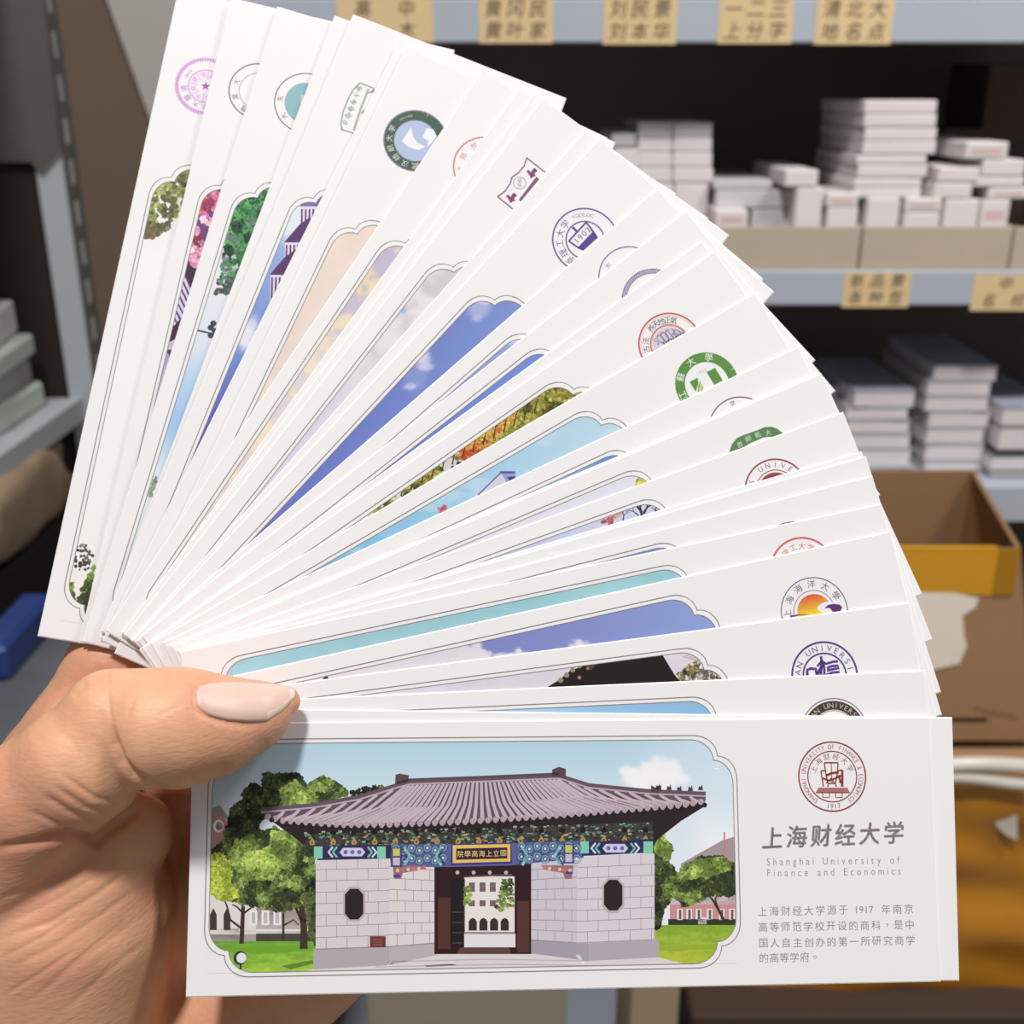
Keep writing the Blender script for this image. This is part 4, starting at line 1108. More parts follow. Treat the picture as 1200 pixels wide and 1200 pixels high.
def pic_gate(ink, k):
    a = art(k); r = random.Random(11)
    def sky(X, Y, U, V):
        c = stops(Y, [(860, (176, 208, 226)), (905, (192, 218, 232)), (960, (214, 228, 238)), (1060, (230, 234, 238))])
        c = lerp(c, (226, 234, 244), sstep(X, 700, 860) * .55)
        for (cx, cy, rx, ry) in ((776, 903, 22, 14), (752, 909, 18, 12), (770, 915, 34, 10), (735, 905, 8, 6)): c = lerp(c, (246, 244, 246), blob(X, Y, cx, cy, rx, ry, .35, 12, cx) * .9)
        return lerp(c, (246, 246, 248), sstep(X - Y * .2, 600, 640) * sstep(Y, 930, 1010) * .85)
    field(ink, k, sky, .5)
    def P(pts, col): ink.poly(a([p[0] for p in pts], [p[1] for p in pts]), col)
    def Lr(pts, w, col, w2=None): ink.ribbon(a([p[0] for p in pts], [p[1] for p in pts]), w, col, w2=w2)
    def rect(x0, y0, x1, y1, col): P([(x0, y0), (x1, y0), (x1, y1), (x0, y1)], col)
    # buildings behind the trees
    P([(240, 955), (247, 948), (256, 944), (268, 958), (268, 1000), (240, 1000)], (176, 138, 132)); P([(254, 944), (258, 943), (271, 962), (266, 966)], (176, 172, 176)); rect(240, 1040, 378, 1095, (224, 216, 214)); rect(300, 1064, 380, 1090, (186, 112, 108))
    P([(798, 1012), (846, 985), (862, 980), (862, 1030), (798, 1030)], (168, 150, 156)); rect(785, 1040, 862, 1085, (206, 142, 146)); rect(785, 1040, 862, 1060, (232, 222, 226))
    rect(240, 1090, 382, 1106, (166, 158, 152)); rect(240, 1088, 280, 1108, (188, 182, 174)); ink.up()
    P([(248, 948), (256, 944), (269, 960), (268, 963), (256, 948)], (150, 146, 150)); ink.disc(a(256, 968), 1.0, (232, 228, 226), 14, 1.2)
    for x in (297, 311, 325): rect(x - 4.5, 1067, x + 4.5, 1084, (238, 234, 234))
    for x in (250, 266): P([(x - 4, 1090), (x - 4, 1072), (x, 1064), (x + 4, 1072), (x + 4, 1090)], (70, 56, 54))
    for x in (797, 808, 819, 832, 846, 858): rect(x - 3.5, 1065, x + 3, 1078, (236, 232, 234))
    rect(783, 1077, 862, 1086, (52, 58, 46)); rect(300, 1089, 372, 1091, (232, 226, 224)); rect(818, 1075, 828, 1083, (226, 224, 226)); rect(843, 1045, 852, 1056, (206, 190, 196)); ink.disc(a(257, 968), .7, (160, 130, 130), 12, 1.2); ink.up()
    for x in (297, 311, 325): rect(x - 2.2, 1069, x + 2.2, 1082, (190, 184, 188))
    for x in (797, 808, 819, 832, 846, 858): rect(x - 1.5, 1066, x + 1.5, 1077, (104, 92, 96))
    rect(300, 1094, 372, 1104, (74, 72, 66)); Lr([(849, 975), (849, 1010)], .3, (206, 120, 130)); ink.up()
    def lawn(x0, x1, ytop, c0, c1, seed):
        X_, Y_ = np.meshgrid(np.linspace(x0, x1, 56), np.linspace(ytop, 1146, 26)); M_ = a(X_, Y_)
        n_ = fbm(X_ / 22 + seed, Y_ / 3.2, 3); t_ = np.clip((Y_ - ytop) / (1146 - ytop) + (n_ - .5) * .9, 0, 1); C_ = lerp(np.broadcast_to(W_(*c0), X_.shape + (3,)).copy(), c1, t_)
        C_ = C_ * (.9 + .2 * fbm(X_ / 4, Y_ / 2, 2))[..., None]
        for j_ in range(25):
            for i_ in range(55): ink.poly([M_[j_, i_], M_[j_, i_ + 1], M_[j_ + 1, i_ + 1], M_[j_ + 1, i_]], [C_[j_, i_], C_[j_, i_ + 1], C_[j_ + 1, i_ + 1], C_[j_ + 1, i_]])
    lawn(236, 374, 1103, (112, 164, 58), (178, 214, 74), 3); lawn(766, 868, 1084, (140, 176, 60), (206, 208, 70), 8)
    ink.up()
    P([(240, 1113), (300, 1109), (372, 1107), (372, 1113), (300, 1118)], (112, 164, 50)); P([(330, 1132), (372, 1124), (372, 1128), (340, 1136)], (96, 136, 50)); P([(772, 1110), (862, 1104), (862, 1112), (772, 1114)], (150, 178, 56)); ink.up()
    rect(838, 900, 842, 901, (240, 240, 244))
    # tree trunks
    tr = (66, 54, 46)
    for pts, w, w2 in (([(283, 1106), (284, 1085), (285, 1062)], .9, .7), ([(283, 1088), (270, 1078), (266, 1062), (262, 1052)], .45, .25), ([(285, 1070), (277, 1062), (272, 1060)], .4, .2), ([(286, 1070), (294, 1064), (300, 1060)], .4, .2),
                       ([(356, 1112), (356, 1086), (352, 1050)], 1.5, 1.0), ([(354, 1080), (345, 1060), (340, 1050)], .6, .3), ([(357, 1080), (366, 1060), (370, 1040)], .7, .4), ([(332, 1102), (332, 1066)], .5, .4), ([(333, 1084), (344, 1078), (350, 1084)], .35, .2),
                       ([(768, 1090), (770, 1070), (778, 1060)], .9, .5), ([(848, 1078), (842, 1066), (836, 1056), (830, 1048)], .6, .3), ([(842, 1066), (838, 1054), (842, 1046)], .4, .25)):
        Lr(pts, w, tr, w2)
    ink.up()
    # crowns
    lt = [(104, 124, 60), (132, 156, 76), (160, 186, 92), (188, 208, 104)]; md = [(56, 66, 42), (84, 100, 54), (112, 134, 68), (146, 168, 86)]; dk = [(34, 38, 30), (50, 58, 40), (72, 82, 52), (96, 112, 62)]
    leaves(ink, k, [(286, 926), (296, 918), (306, 922), (310, 906), (322, 908), (330, 908), (350, 906), (356, 916), (362, 926), (370, 940), (310, 955), (300, 972), (292, 985), (272, 992), (262, 985), (272, 946), (284, 938)], 750, .62, dk, 91)
    leaves(ink, k, [(330, 925), (345, 915), (358, 925), (360, 945), (330, 948)], 130, .6, lt, 92); leaves(ink, k, [(362, 918), (378, 910), (392, 916), (402, 922), (408, 932), (380, 938), (360, 940)], 240, .55, md, 93)
    leaves(ink, k, [(410, 928), (428, 922), (450, 920), (446, 928), (410, 934)], 60, .4, dk, 94)
    leaves(ink, k, [(262, 985), (300, 970), (310, 975), (322, 970), (345, 980), (366, 990), (370, 1005), (370, 1055), (352, 1062), (330, 1068), (300, 1062), (268, 1055), (246, 1040), (244, 1000)], 1500, .68, md, 95)
    leaves(ink, k, [(276, 985), (296, 978), (300, 1000), (320, 990), (340, 1000), (320, 1030), (285, 1030), (270, 1010)], 420, .6, lt, 96); leaves(ink, k, [(245, 1004), (262, 1000), (272, 1020), (270, 1036), (280, 1050), (262, 1056), (246, 1046)], 190, .62, [(150, 168, 60), (182, 198, 76), (196, 210, 90)], 97)
    leaves(ink, k, [(318, 975), (334, 974), (345, 985), (345, 1010), (318, 1000)], 170, .6, lt, 98); leaves(ink, k, [(352, 1050), (370, 1030), (371, 1108), (364, 1100), (358, 1062)], 120, .6, dk, 99)
    leaves(ink, k, [(764, 978), (776, 976), (788, 996), (782, 1010), (790, 1018), (796, 1040), (780, 1062), (768, 1075), (764, 1040)], 420, .62, md, 100); leaves(ink, k, [(766, 976), (776, 978), (788, 994), (782, 1004), (768, 1000)], 110, .55, lt, 101)
    leaves(ink, k, [(790, 1030), (800, 1016), (822, 1004), (848, 1004), (862, 1016), (862, 1048), (850, 1050), (836, 1046), (820, 1056), (800, 1062), (790, 1050)], 620, .62, md, 102); leaves(ink, k, [(815, 1008), (848, 1005), (856, 1018), (830, 1026), (800, 1030)], 210, .58, lt, 103)
    leaves(ink, k, [(764, 1050), (778, 1056), (774, 1086), (764, 1088)], 90, .5, dk, 104)
    z = ink.z
    # forecourt
    P([(342, 1144), (368, 1135), (511, 1118), (622, 1116), (772, 1122), (842, 1140), (842, 1150), (342, 1150)], (220, 212, 214)); ink.up(.004)
    for y, x0, x1 in ((1127, 455, 690), (1133, 440, 730), (1139, 380, 800)): Lr([(x0, y), ((x0 + x1) / 2, y - 3), (x1, y - 1)], .18, (186, 176, 178))
    P([(497, 1131), (530, 1129.5), (536, 1131), (500, 1133)], (110, 96, 96)); P([(452, 1133), (458, 1126), (462, 1126), (458, 1134)], (240, 236, 236)); P([(674, 1119), (679, 1119), (686, 1129), (682, 1129)], (240, 236, 236))
    # walls
    def wall(x0, x1, yt0, yt1, yb0, yb1, col): P([(x0, yt0), (x1, yt1), (x1, yb1), (x0, yb0)], col)
    wall(370, 456, 1006, 1004, 1113, 1110, (216, 207, 212)); wall(456, 512, 1004, 1012, 1110, 1106, (222, 213, 214)); wall(620, 676, 1012, 1004, 1102, 1106, (206, 198, 208)); wall(676, 767, 1004, 1000, 1106, 1101, (216, 208, 216))
    wall(367, 456, 1112, 1109, 1136, 1131, (178, 170, 176)); wall(456, 513, 1109, 1104, 1131, 1119, (186, 178, 180)); wall(620, 690, 1101, 1105, 1117, 1126, (166, 158, 172)); wall(690, 772, 1104, 1101, 1126, 1122, (178, 170, 178)); ink.up(.004)
    def bricks(x0, x1, yt0, yt1, yb0, yb1, n, bw):
        for i in range(1, n + 1):
            t = i / n; ya = yt0 + (yb0 - yt0) * t; yb = yt1 + (yb1 - yt1) * t; Lr([(x0, ya), (x1, yb)], .13, (158, 146, 154))
        for i in range(n):
            t0, t1 = i / n, (i + 1) / n; x = x0 + (bw * .5 if i % 2 else bw)
            while x < x1 - 2:
                f = (x - x0) / (x1 - x0); y0 = (yt0 + (yb0 - yt0) * t0) * (1 - f) + (yt1 + (yb1 - yt1) * t0) * f; y1 = (yt0 + (yb0 - yt0) * t1) * (1 - f) + (yt1 + (yb1 - yt1) * t1) * f
                Lr([(x, y0), (x, y1)], .12, (162, 150, 158)); x += bw
    bricks(370, 456, 1006, 1004, 1112, 1109, 8, 24.5); bricks(456, 512, 1002, 1008, 1109, 1105, 8, 19); bricks(620, 676, 1008, 1002, 1101, 1105, 8, 20); bricks(676, 767, 1004, 1000, 1105, 1101, 8, 25)
    def octo(cx, cy, w, h, col): P([(cx - w, cy - h * .62), (cx - w * .45, cy - h), (cx + w * .45, cy - h), (cx + w, cy - h * .62), (cx + w, cy + h * .62), (cx + w * .45, cy + h), (cx - w * .45, cy + h), (cx - w, cy + h * .62)], col)
    ink.up(.004)
    for cx, cy in ((415, 1059.5), (718.5, 1049.5)): octo(cx, cy, 13, 20.5, (190, 176, 180))
    rect(433.5, 1097, 452, 1110, (116, 56, 52)); ink.up(.003)
    for cx, cy in ((415, 1059.5), (718.5, 1049)): octo(cx, cy, 10.8, 18, (44, 34, 36))
    for y in (1101, 1104, 1107): Lr([(437, y), (448, y)], .12, (160, 110, 100))
    # gateway
    rect(509, 1012, 622.5, 1118, (50, 26, 30)); ink.up(.003)
    rect(513, 1052, 528, 1112, (84, 50, 46)); rect(528, 1030, 545, 1110, (34, 28, 32)); rect(606, 1056, 620, 1116, (84, 54, 52)); P([(534, 1118), (540, 1110), (596, 1110), (600, 1118)], (96, 66, 62)); rect(544, 1027, 603, 1110, (232, 224, 220)); ink.up(.003)
    rect(544, 1094, 604, 1110, (228, 222, 224)); rect(544, 1092, 603, 1094.5, (150, 140, 140))
    for x in (553, 565.5, 577.5): rect(x - 3.5, 1034, x + 3.5, 1045, (118, 100, 108)); rect(x - 3.5, 1055, x + 3.5, 1062, (118, 100, 104))
    for x in (554, 566.5, 579, 591.5): P([(x - 4.8, 1090.5), (x - 4.8, 1080), (x - 3, 1077), (x, 1075.5), (x + 3, 1077), (x + 4.8, 1080), (x + 4.8, 1090.5)], (58, 46, 48))
    for y in (1069, 1081, 1093, 1105): Lr([(530, y), (543, y)], .16, (84, 76, 80))
    for x in (536, 555, 574, 593): ink.disc(a(x, 1022.5), .38, (190, 186, 180), 10)
    Lr([(544, 1027.5), (600, 1025)], .3, (110, 80, 84)); ink.up(.002)
    leaves(ink, k, [(544, 1040), (550, 1038), (554, 1052), (548, 1062), (544, 1060)], 36, .35, lt, 110); leaves(ink, k, [(590, 1030), (601, 1030), (603, 1064), (584, 1068), (580, 1062)], 70, .42, md, 111)
    ink.z = z + .022 if ink.z > z + .030 else ink.z
    # eaves, brackets, painted beam
    P([(311, 957), (330, 961), (400, 966), (545, 962), (640, 956), (740, 948), (826, 938), (824, 946), (798, 962), (770, 984), (766, 992), (372, 994), (356, 990), (338, 976)], (44, 36, 38)); ink.up(.003)
    P([(357, 977), (400, 976), (545, 974), (640, 968), (764, 963), (766, 992), (620, 996), (458, 996), (358, 992)], (62, 62, 58)); ink.up(.002)
    pal = [(96, 150, 132), (44, 38, 38), (150, 132, 100), (88, 100, 84), (36, 30, 32), (120, 170, 150), (176, 164, 130), (70, 84, 92)]
    for i in range(620):
        x = r.uniform(358, 764); y = r.uniform(974 - (x - 400) * .028, 991); s = r.uniform(.12, .38); u, v = a(x, y)
        ink.poly([(u - s, v - s * .6), (u + s, v - s * .5), (u + s * .8, v + s * .6), (u - s, v + s * .5)], pal[r.randrange(8)], .001 * (i % 3))
    ink.up(.004)
    for i in range(17):
        x = 366 + i * 24.4; y = 986.5 - i * .22; u, v = a(x, y); ink.poly([(u, v - .75), (u + .55, v + .1), (u + .4, v + .6), (u - .4, v + .6), (u - .55, v + .1)], (176, 146, 84)); ink.disc((u, v + .15), .24, (92, 66, 40), 8)
        u, v = a(x, y - 11); ink.poly([(u - .6, v), (u, v - .7), (u + .6, v), (u + .4, v + .5), (u - .4, v + .5)], (32, 26, 28))
    P([(368, 992), (458, 990), (458, 1006), (372, 1008)], (52, 46, 88)); P([(682, 987), (766, 983), (764, 999), (682, 1003)], (52, 46, 88)); P([(456, 990), (530, 989), (600, 988), (684, 985), (684, 1005), (600, 1014), (525, 1016), (458, 1016)], (92, 98, 150)); ink.up(.003)
    for (x0, x1) in ((368, 378), (442, 452), (680, 690), (754, 765)):
        yy = 992 if x0 < 500 else 986; rect(x0, yy, x1, yy + 14, (128, 206, 178))
    for (x0, x1) in ((390, 436), (698, 744)):
        yy = 998.5 if x0 < 500 else 994
        for q in (0, 1):
            for s_, xx in ((1, x0), (-1, x1)): Lr([(xx + s_ * 5 * q, yy - 6), (xx - s_ * 5 + s_ * 5 * q, yy), (xx + s_ * 5 * q, yy + 6)], .38, (120, 200, 178) if q else (214, 222, 236))
        P([(x0 + 8, yy), (x0 + 12, yy - 5), (x1 - 12, yy - 5), (x1 - 8, yy), (x1 - 12, yy + 5), (x0 + 12, yy + 5)], (206, 204, 232)); 
    ink.up(.002)
    for (x0, x1) in ((390, 436), (698, 744)):
        yy = 998.5 if x0 < 500 else 994
        for q in range(3): ink.disc(a((x0 + x1) / 2 + (q - 1) * 8, yy), .42, (108, 104, 176), 8)
    for i in range(24):
        x = 464 + i * 9.2
        if 520 < x < 606: continue
        for y in (994 + (i % 2) * 3, 1006 + (i % 2) * 3):
            u, v = a(x, y - (x - 470) * .015); ink.ring((u, v), .62, .17, (116, 178, 180), 12); ink.ring((u, v), .95, .1, (70, 76, 132), 10); ink.disc((u, v), .24, (226, 224, 206), 8)
    for s_, xx in ((1, 474), (-1, 517), (1, 612), (-1, 656)): Lr([(xx, 992), (xx + s_ * 6, 1003), (xx, 1014)], .5, (140, 214, 204)); Lr([(xx - s_ * 4, 992), (xx + s_ * 2, 1003), (xx - s_ * 4, 1014)], .35, (66, 54, 128))
    for x0, yy in ((458, 993), (660, 989)):
        rect(x0, yy, x0 + 13, yy + 23, (84, 76, 140)); 
    for x0, x1, s_ in ((460, 499, 1), (672, 634, -1)): P([(x0, 1014), (x1, 1014), (x1 - s_ * 4, 1019), (x0 + s_ * 12, 1023), (x0 + s_ * 10, 1030), (x0 + s_ * 2, 1030)], (150, 110, 120))
    ink.up(.002)
    for x0, yy in ((458, 993), (660, 989)):
        rect(x0 + 2.5, yy + 1.5, x0 + 10.5, yy + 10, (196, 204, 96)); rect(x0 + 2.5, yy + 12, x0 + 10.5, yy + 21, (196, 190, 200)); rect(x0 + 3, yy + 32, x0 + 11, yy + 35, (66, 56, 140))
    for x0, x1, s_ in ((466, 497, 1), (668, 638, -1)):
        for q in range(6): ink.disc(a(x0 + (x1 - x0) * q / 5, 1017 + (3 - q * .6)), .38, ((222, 196, 150), (196, 120, 130))[q % 2], 7)
    P([(529, 989), (599, 987.5), (600, 1012), (528, 1014)], (64, 52, 140)); ink.up(.002); P([(530.5, 990.5), (598, 989), (598, 1009.5), (530.5, 1011.5)], (228, 192, 96)); ink.up(.002); P([(534.5, 994.5), (594.5, 993), (594.5, 1006), (534.5, 1007.5)], (58, 32, 62)); ink.up(.002)
    for i, ch in enumerate('院學高海上立國'): ink.char(ch, a(539.5 + i * 8.4, 1000.8 - i * .2), 1.3, (232, 208, 130))
    # roof
    bot = np.array([(309, 955), (330, 961), (400, 966), (450, 966), (545, 962.5), (640, 956), (740, 948), (800, 943), (827, 938)], float)
    topl = np.array([(306, 949), (370, 943), (420, 934), (465, 920), (480, 916), (560, 913), (655, 909), (690, 920), (760, 927), (827, 930)], float)
    P([tuple(p) for p in topl] + [tuple(p) for p in bot[::-1]], (100, 82, 94)); ink.up(.003)
    n = 54
    for i in range(n):
        t = (i + .5) / n; xb = 318 + (822 - 318) * t; yb = np.interp(xb, bot[:, 0], bot[:, 1])
        s_ = (xb - 560) / 250.0
        if xb < 395: xt = 318 + (xb - 318) * 1.95 + 6
        elif xb > 735: xt = xb - (827 - xb) * .9
        else: xt = 474 + (xb - 395) / 340 * 180
        xt = np.clip(xt, 312, 824); yt = np.interp(xt, topl[:, 0], topl[:, 1]) + 4
        if yt > yb - 2: continue
        mx, my = (xt * .5 + xb * .5) + (xb - xt) * -.10, yt * .42 + yb * .58
        Lr([(xt, yt), (mx, my), (xb, yb)], .5, (196, 180, 190), .78)
    ink.up(.003)
    Lr([tuple(p) for p in topl], .75, (104, 84, 94)); ink.up(.002); Lr([(p[0], p[1] + 3) for p in topl], .3, (184, 168, 178)); Lr([(p[0], p[1] - 2.2) for p in topl[3:7]], .5, (92, 74, 84))
    for i in range(58):
        x = 314 + i * 8.9
        if x > 826: break
        y = np.interp(x, bot[:, 0], bot[:, 1]); ink.disc(a(x, y + .5), .62, (180, 160, 172), 8); ink.disc(a(x + 4.4, y + 4.2), .52, (40, 32, 36), 7)
    P([(463, 919), (463.5, 908), (468, 906.5), (479, 908.5), (479, 917)], (92, 70, 80)); P([(647, 911), (647, 902), (655, 898.5), (663, 901), (663, 912)], (92, 70, 80))
    for (x, y) in ((771, 923), (784, 924), (796, 925), (809, 925), (821, 924)): P([(x - 3, y + 2), (x - 2, y - 3), (x + .5, y - 2), (x + 2, y - 5), (x + 3, y + 2)], (84, 66, 74))
    P([(763, 928), (763, 920), (768, 923), (775, 920), (775, 926), (771, 930)], (84, 66, 74))
    # lamp on the lawn
    ink.up(.002); Lr([(282, 1128), (282, 1138)], .32, (40, 40, 36)); ink.disc(a(281.5, 1122.5), 1.25, (52, 54, 52), 18); ink.up(.002); ink.disc(a(283, 1122.5), .95, (226, 226, 230), 18)

PIC = {1: pic_willow, 2: pic_blossom, 3: pic_greentree, 5: pic_purpleroof, 7: pic_peach, 8: pic_lilac, 11: pic_greycloud, 13: pic_deepblue, 14: pic_palelilac, 15: pic_blue, 17: pic_autumn, 18: pic_palesky, 19: pic_smallblue,
       21: pic_yellowleaf, 22: pic_branches, 25: pic_sliver, 26: pic_teal, 27: pic_oceansky, 28: pic_blackroof, 29: pic_lightblue, 31: pic_gate}

# ---- round seals and emblems
EC = (125.3, 11.3)
def seal(k, card):
    I = Ink(); I.z = .010
    a = art(k); c = EC; R = 6.75
    if k == 1:
        c = tuple(a(241, 101)); R = 6.7; p = (188, 112, 190); q = (206, 150, 208)
        I.ringsolid(c, R - .95, R, (222, 190, 224)); I.up()
        for i in range(72):
            t = i * 5; I.ribbon(I.arc(c, R - .48, t, t + 2.4, 2), .55, p)
        I.ringtext('學大華清', c, R - 2.0, 1.6, p, 205, 95, inward=False); I.ringtext('· UNIV', c, R - 2.0, .95, p, 92, 50); I.ringtext('· TSIN', c, R - 2.0, .95, p, 268, 225, inward=True)
        I.ring(c, 3.75, .22, q); I.ringsolid(c, 1.7, 3.6, (236, 218, 238)); I.up(); I.ringtext('自強不息厚德載物', c, 2.7, 1.25, q, 270, -90)
        for i in range(8): I.ribbon([(c[0] + 1.7 * math.cos(i * .785), c[1] + 1.7 * math.sin(i * .785)), (c[0] + 3.6 * math.cos(i * .785), c[1] + 3.6 * math.sin(i * .785))], .1, q)
        I.poly([(c[0] + (1.05 if i % 2 == 0 else .45) * math.sin(i * math.pi / 5 + .2), c[1] - (1.05 if i % 2 == 0 else .45) * math.cos(i * math.pi / 5 + .2)) for i in range(10)], (176, 62, 172))
    elif k == 2:
        c = tuple(a(303, 107)); g = (108, 118, 104); I.ring(c, 6.4, .3, g); I.ring(c, 4.2, .14, (150, 156, 146)); I.ringtext('山大農業大', c, 5.2, 1.5, (120, 130, 112), 250, 60)
        for t in (150, 200): I.char('心', (c[0] + 2.4 * math.cos(math.radians(t)), c[1] - 2.4 * math.sin(math.radians(t))), 1.2, (92, 100, 92), t - 90)
    elif k == 3:
        c = tuple(a(359, 121)); b = (120, 84, 84); I.ring(c, 6.9, .24, b); I.disc(c, 4.75, (132, 178, 184)); I.ringtext('丁由大东', c, 5.75, 1.5, b, 245, 75); I.up()
        for i in range(5): I.ribbon([(c[0] - 2 + .3 * i, c[1] + .5 + .4 * i), (c[0] + 1.5, c[1] + .3 + .35 * i)], .2, (206, 226, 228))
        I.ribbon([(c[0] - 3, c[1] - .1), (c[0] + 2, c[1] - .3)], .25, (214, 232, 234)); I.poly([(c[0] - .5, c[1] - 1.2), (c[0] + 1.6, c[1] - 1.6), (c[0] + 1.6, c[1] + .6), (c[0] - .8, c[1] + .6)], (188, 212, 216))
    elif k == 5:
        g = (134, 154, 128); P = a([399.5, 401, 408, 422, 440], [152, 140, 118, 97, 104.5]); P0 = a([413, 399.5], [156, 152])
        Q = a([401, 399.5, 402, 408, 414, 422], [153, 146, 131, 116, 105, 97]); I.ribbon(Q, .3, g); I.ribbon(a([422, 439], [97, 104]), .28, g); I.ribbon(a([399.5, 415], [151.5, 156.5]), .3, g); I.ribbon(a([414.5, 418, 424, 432], [153, 142, 124, 104]), .5, (160, 176, 152)); I.up()
        for i, ch in enumerate('中國農業大學'): I.char(ch, a(405 + i * 3.2, 143.5 - i * 8.0), 1.35, (116, 140, 110), 65 - i * 1.5 - 10)
        I.poly(a([430, 438, 440], [110, 104, 108]), g); I.poly(a([424, 428, 426, 423], [131, 127, 132, 134]), g)
    elif k == 7:
        c = tuple(a(487, 165)); I.ring(c, 6.9, .3, (140, 130, 160)); I.ringsolid(c, 4.75, 6.8, (58, 86, 66)); I.disc(c, 4.55, (176, 190, 220)); I.ring(c, 4.65, .2, (150, 146, 176)); I.up()
        I.ringtext('武汉纺织大学', c, 5.75, 1.55, (226, 232, 226), 215, 75); I.ringtext('UNIVER', c, 5.75, .7, (196, 208, 198), 62, 30); I.ringtext('WUHAN', c, 5.75, .7, (196, 208, 198), 262, 232, inward=True)
        w = (236, 236, 240)
        T = lambda pts: [tuple(a(x, y)) for x, y in pts]
        I.poly(T([(482, 149), (471, 165), (478, 172), (490, 176), (499, 172), (490, 168), (484, 160)]), w); I.poly(T([(500, 150), (508, 152), (512, 160), (505, 168), (501, 172), (502, 165), (495, 161), (498, 155)]), w)
    elif k == 8:
        c = tuple(a(568, 196)); I.ring(c, 6.8, .34, (204, 122, 126)); I.ringtext('大水領学师范', c, 5.2, 1.6, (206, 112, 112), 260, 40)
    elif k == 11:
        p = (136, 72, 120); T = lambda pts: [tuple(a(x, y)) for x, y in pts]
        I.ribbon(T([(583, 230.5), (592, 224), (598, 215), (600, 207.5)]), .3, p); I.ribbon(T([(600, 207.5), (607, 203), (614, 195), (617.5, 185)]), .3, p); I.ribbon(T([(617.3, 185), (639, 202)]), .3, p); I.ribbon(T([(583, 230.3), (601, 245)]), .3, p)
        I.poly(T([(608, 234), (610, 236.5), (632, 210), (628.5, 207)]), p); g = tuple(a(609, 214.5)); I.ring(g, 1.35, .16, (170, 130, 164)); I.up()
        for q, ch in enumerate('校训'): I.char(ch, tuple(a(609, 214.5 + (q - .5) * 6)), 1.0, (160, 112, 150), 50)
        for (x, y) in ((624, 202), (600, 231)):
            for (dx, dy, r_) in ((-6, -1, .38), (-3, 2, .45), (0, 4, .4), (1, 0, .5), (3, -3, .45), (5, -2, .3), (-2, 6, .28), (3, 4, .25)): I.disc(tuple(a(x + dx * .8, y + dy * .9)), r_, p, 8)
    elif k == 13:
        c = tuple(a(686, 281.5)); p = (86, 66, 146); I.ring(c, 7.1, .34, (98, 84, 142)); I.ring(c, 4.2, .3, (98, 84, 142)); I.ringtext('太原理工大学', c, 5.6, 1.9, (96, 84, 140), 222, 82); I.ringtext('YGOLOC', c, 5.7, 1.2, (140, 132, 170), 72, 22); I.ringtext('TAIYU', c, 5.7, 1.1, (140, 132, 170), 262, 226, inward=True)
        T = lambda pts: [tuple(a(x, y)) for x, y in pts]; I.up()
        for s_ in ([(687, 260.5), (666.5, 282.5)], [(666.5, 282.5), (678, 290.5), (684, 293)], [(687, 260.5), (695, 271), (700, 279)]): I.ribbon(T(s_), .38, p)
        I.poly(T([(677, 290), (695, 271), (700, 279), (684, 293.5)]), p); I.ribbon(T([(671, 266), (676, 271.5)]), .5, p)
        for i, ch in enumerate('1902'): I.char(ch, tuple(a(675.5 + i * 4.5, 282 - i * 4.3)), 1.9, (110, 96, 150), 3)
    elif k == 14:
        c = tuple(a(739, 325.5)); I.ring(c, 6.9, .26, (110, 104, 150)); I.ringtext('西大', c, 5.5, 1.3, (120, 112, 160), 170, 90)
    elif k == 15:
        c = tuple(a(766.5, 352)); I.ringsolid(c, 6.0, 6.9, (190, 188, 210)); I.ring(c, 6.9, .2, (104, 100, 140)); I.ring(c, 6.0, .14, (104, 100, 140)); I.up()
        for i in range(90): I.ribbon([(c[0] + 6.05 * math.cos(i * .0698), c[1] + 6.05 * math.sin(i * .0698)), (c[0] + 6.8 * math.cos(i * .0698 + .05), c[1] + 6.8 * math.sin(i * .0698 + .05))], .14, (96, 92, 140))
    elif k == 17:
        c = tuple(a(785.5, 403.5)); rd = (192, 92, 92); I.ring(c, 6.75, .36, rd); I.ring(c, 6.3, .12, (222, 170, 170)); I.ring(c, 4.3, .2, rd); I.ring(c, 4.05, .3, (222, 160, 158)); I.ringtext('完今古法', c, 5.3, 1.65, (60, 50, 56), 206, 128); I.ringtext('养天地正氣', c, 5.3, 1.65, (60, 50, 56), 112, 38); I.disc(c, 3.7, (206, 200, 214)); I.up()
        for i, ch in enumerate('SOOCHOW'): I.char(ch, tuple(a(769 + i * 4.9, 400.5 - i * 1.6 - 3.2 * (1 - ((i - 3) / 3.2) ** 2))), 2.0 + 1.6 * (1 - ((i - 3) / 3.4) ** 2), (140, 130, 152), 4, .62)
        for i in range(9): I.disc(tuple(a(778 + i * 2.8, 402.5 - i * 1.55)), .22, (70, 62, 72), 6)
    elif k == 18:
        c = tuple(a(828.5, 450)); g = (92, 142, 70); I.ringsolid(c, 4.75, 6.85, g); I.up(); I.ringtext('江蘇大學', c, 5.8, 1.9, (238, 240, 236), 196, 34)
        T = lambda pts: [tuple(a(x, y)) for x, y in pts]
        I.poly(T([(808, 447.5), (817.5, 442.5), (818.5, 449), (815.5, 459)]), g); I.poly(T([(828, 436), (838, 431), (847, 446), (837, 451)]), g); I.poly(T([(817.5, 459.5), (818, 452), (821, 445), (821, 452), (819.5, 459.5)]), (150, 170, 86)); I.poly(T([(821, 458), (822, 449), (824.5, 455), (823.5, 458)]), (176, 188, 100))
        for i, ch in enumerate('1902'): I.char(ch, tuple(a(817.5 + i * 3.0, 437.5 - i * 1.4)), 1.0, (190, 194, 182), 0)
    elif k == 19:
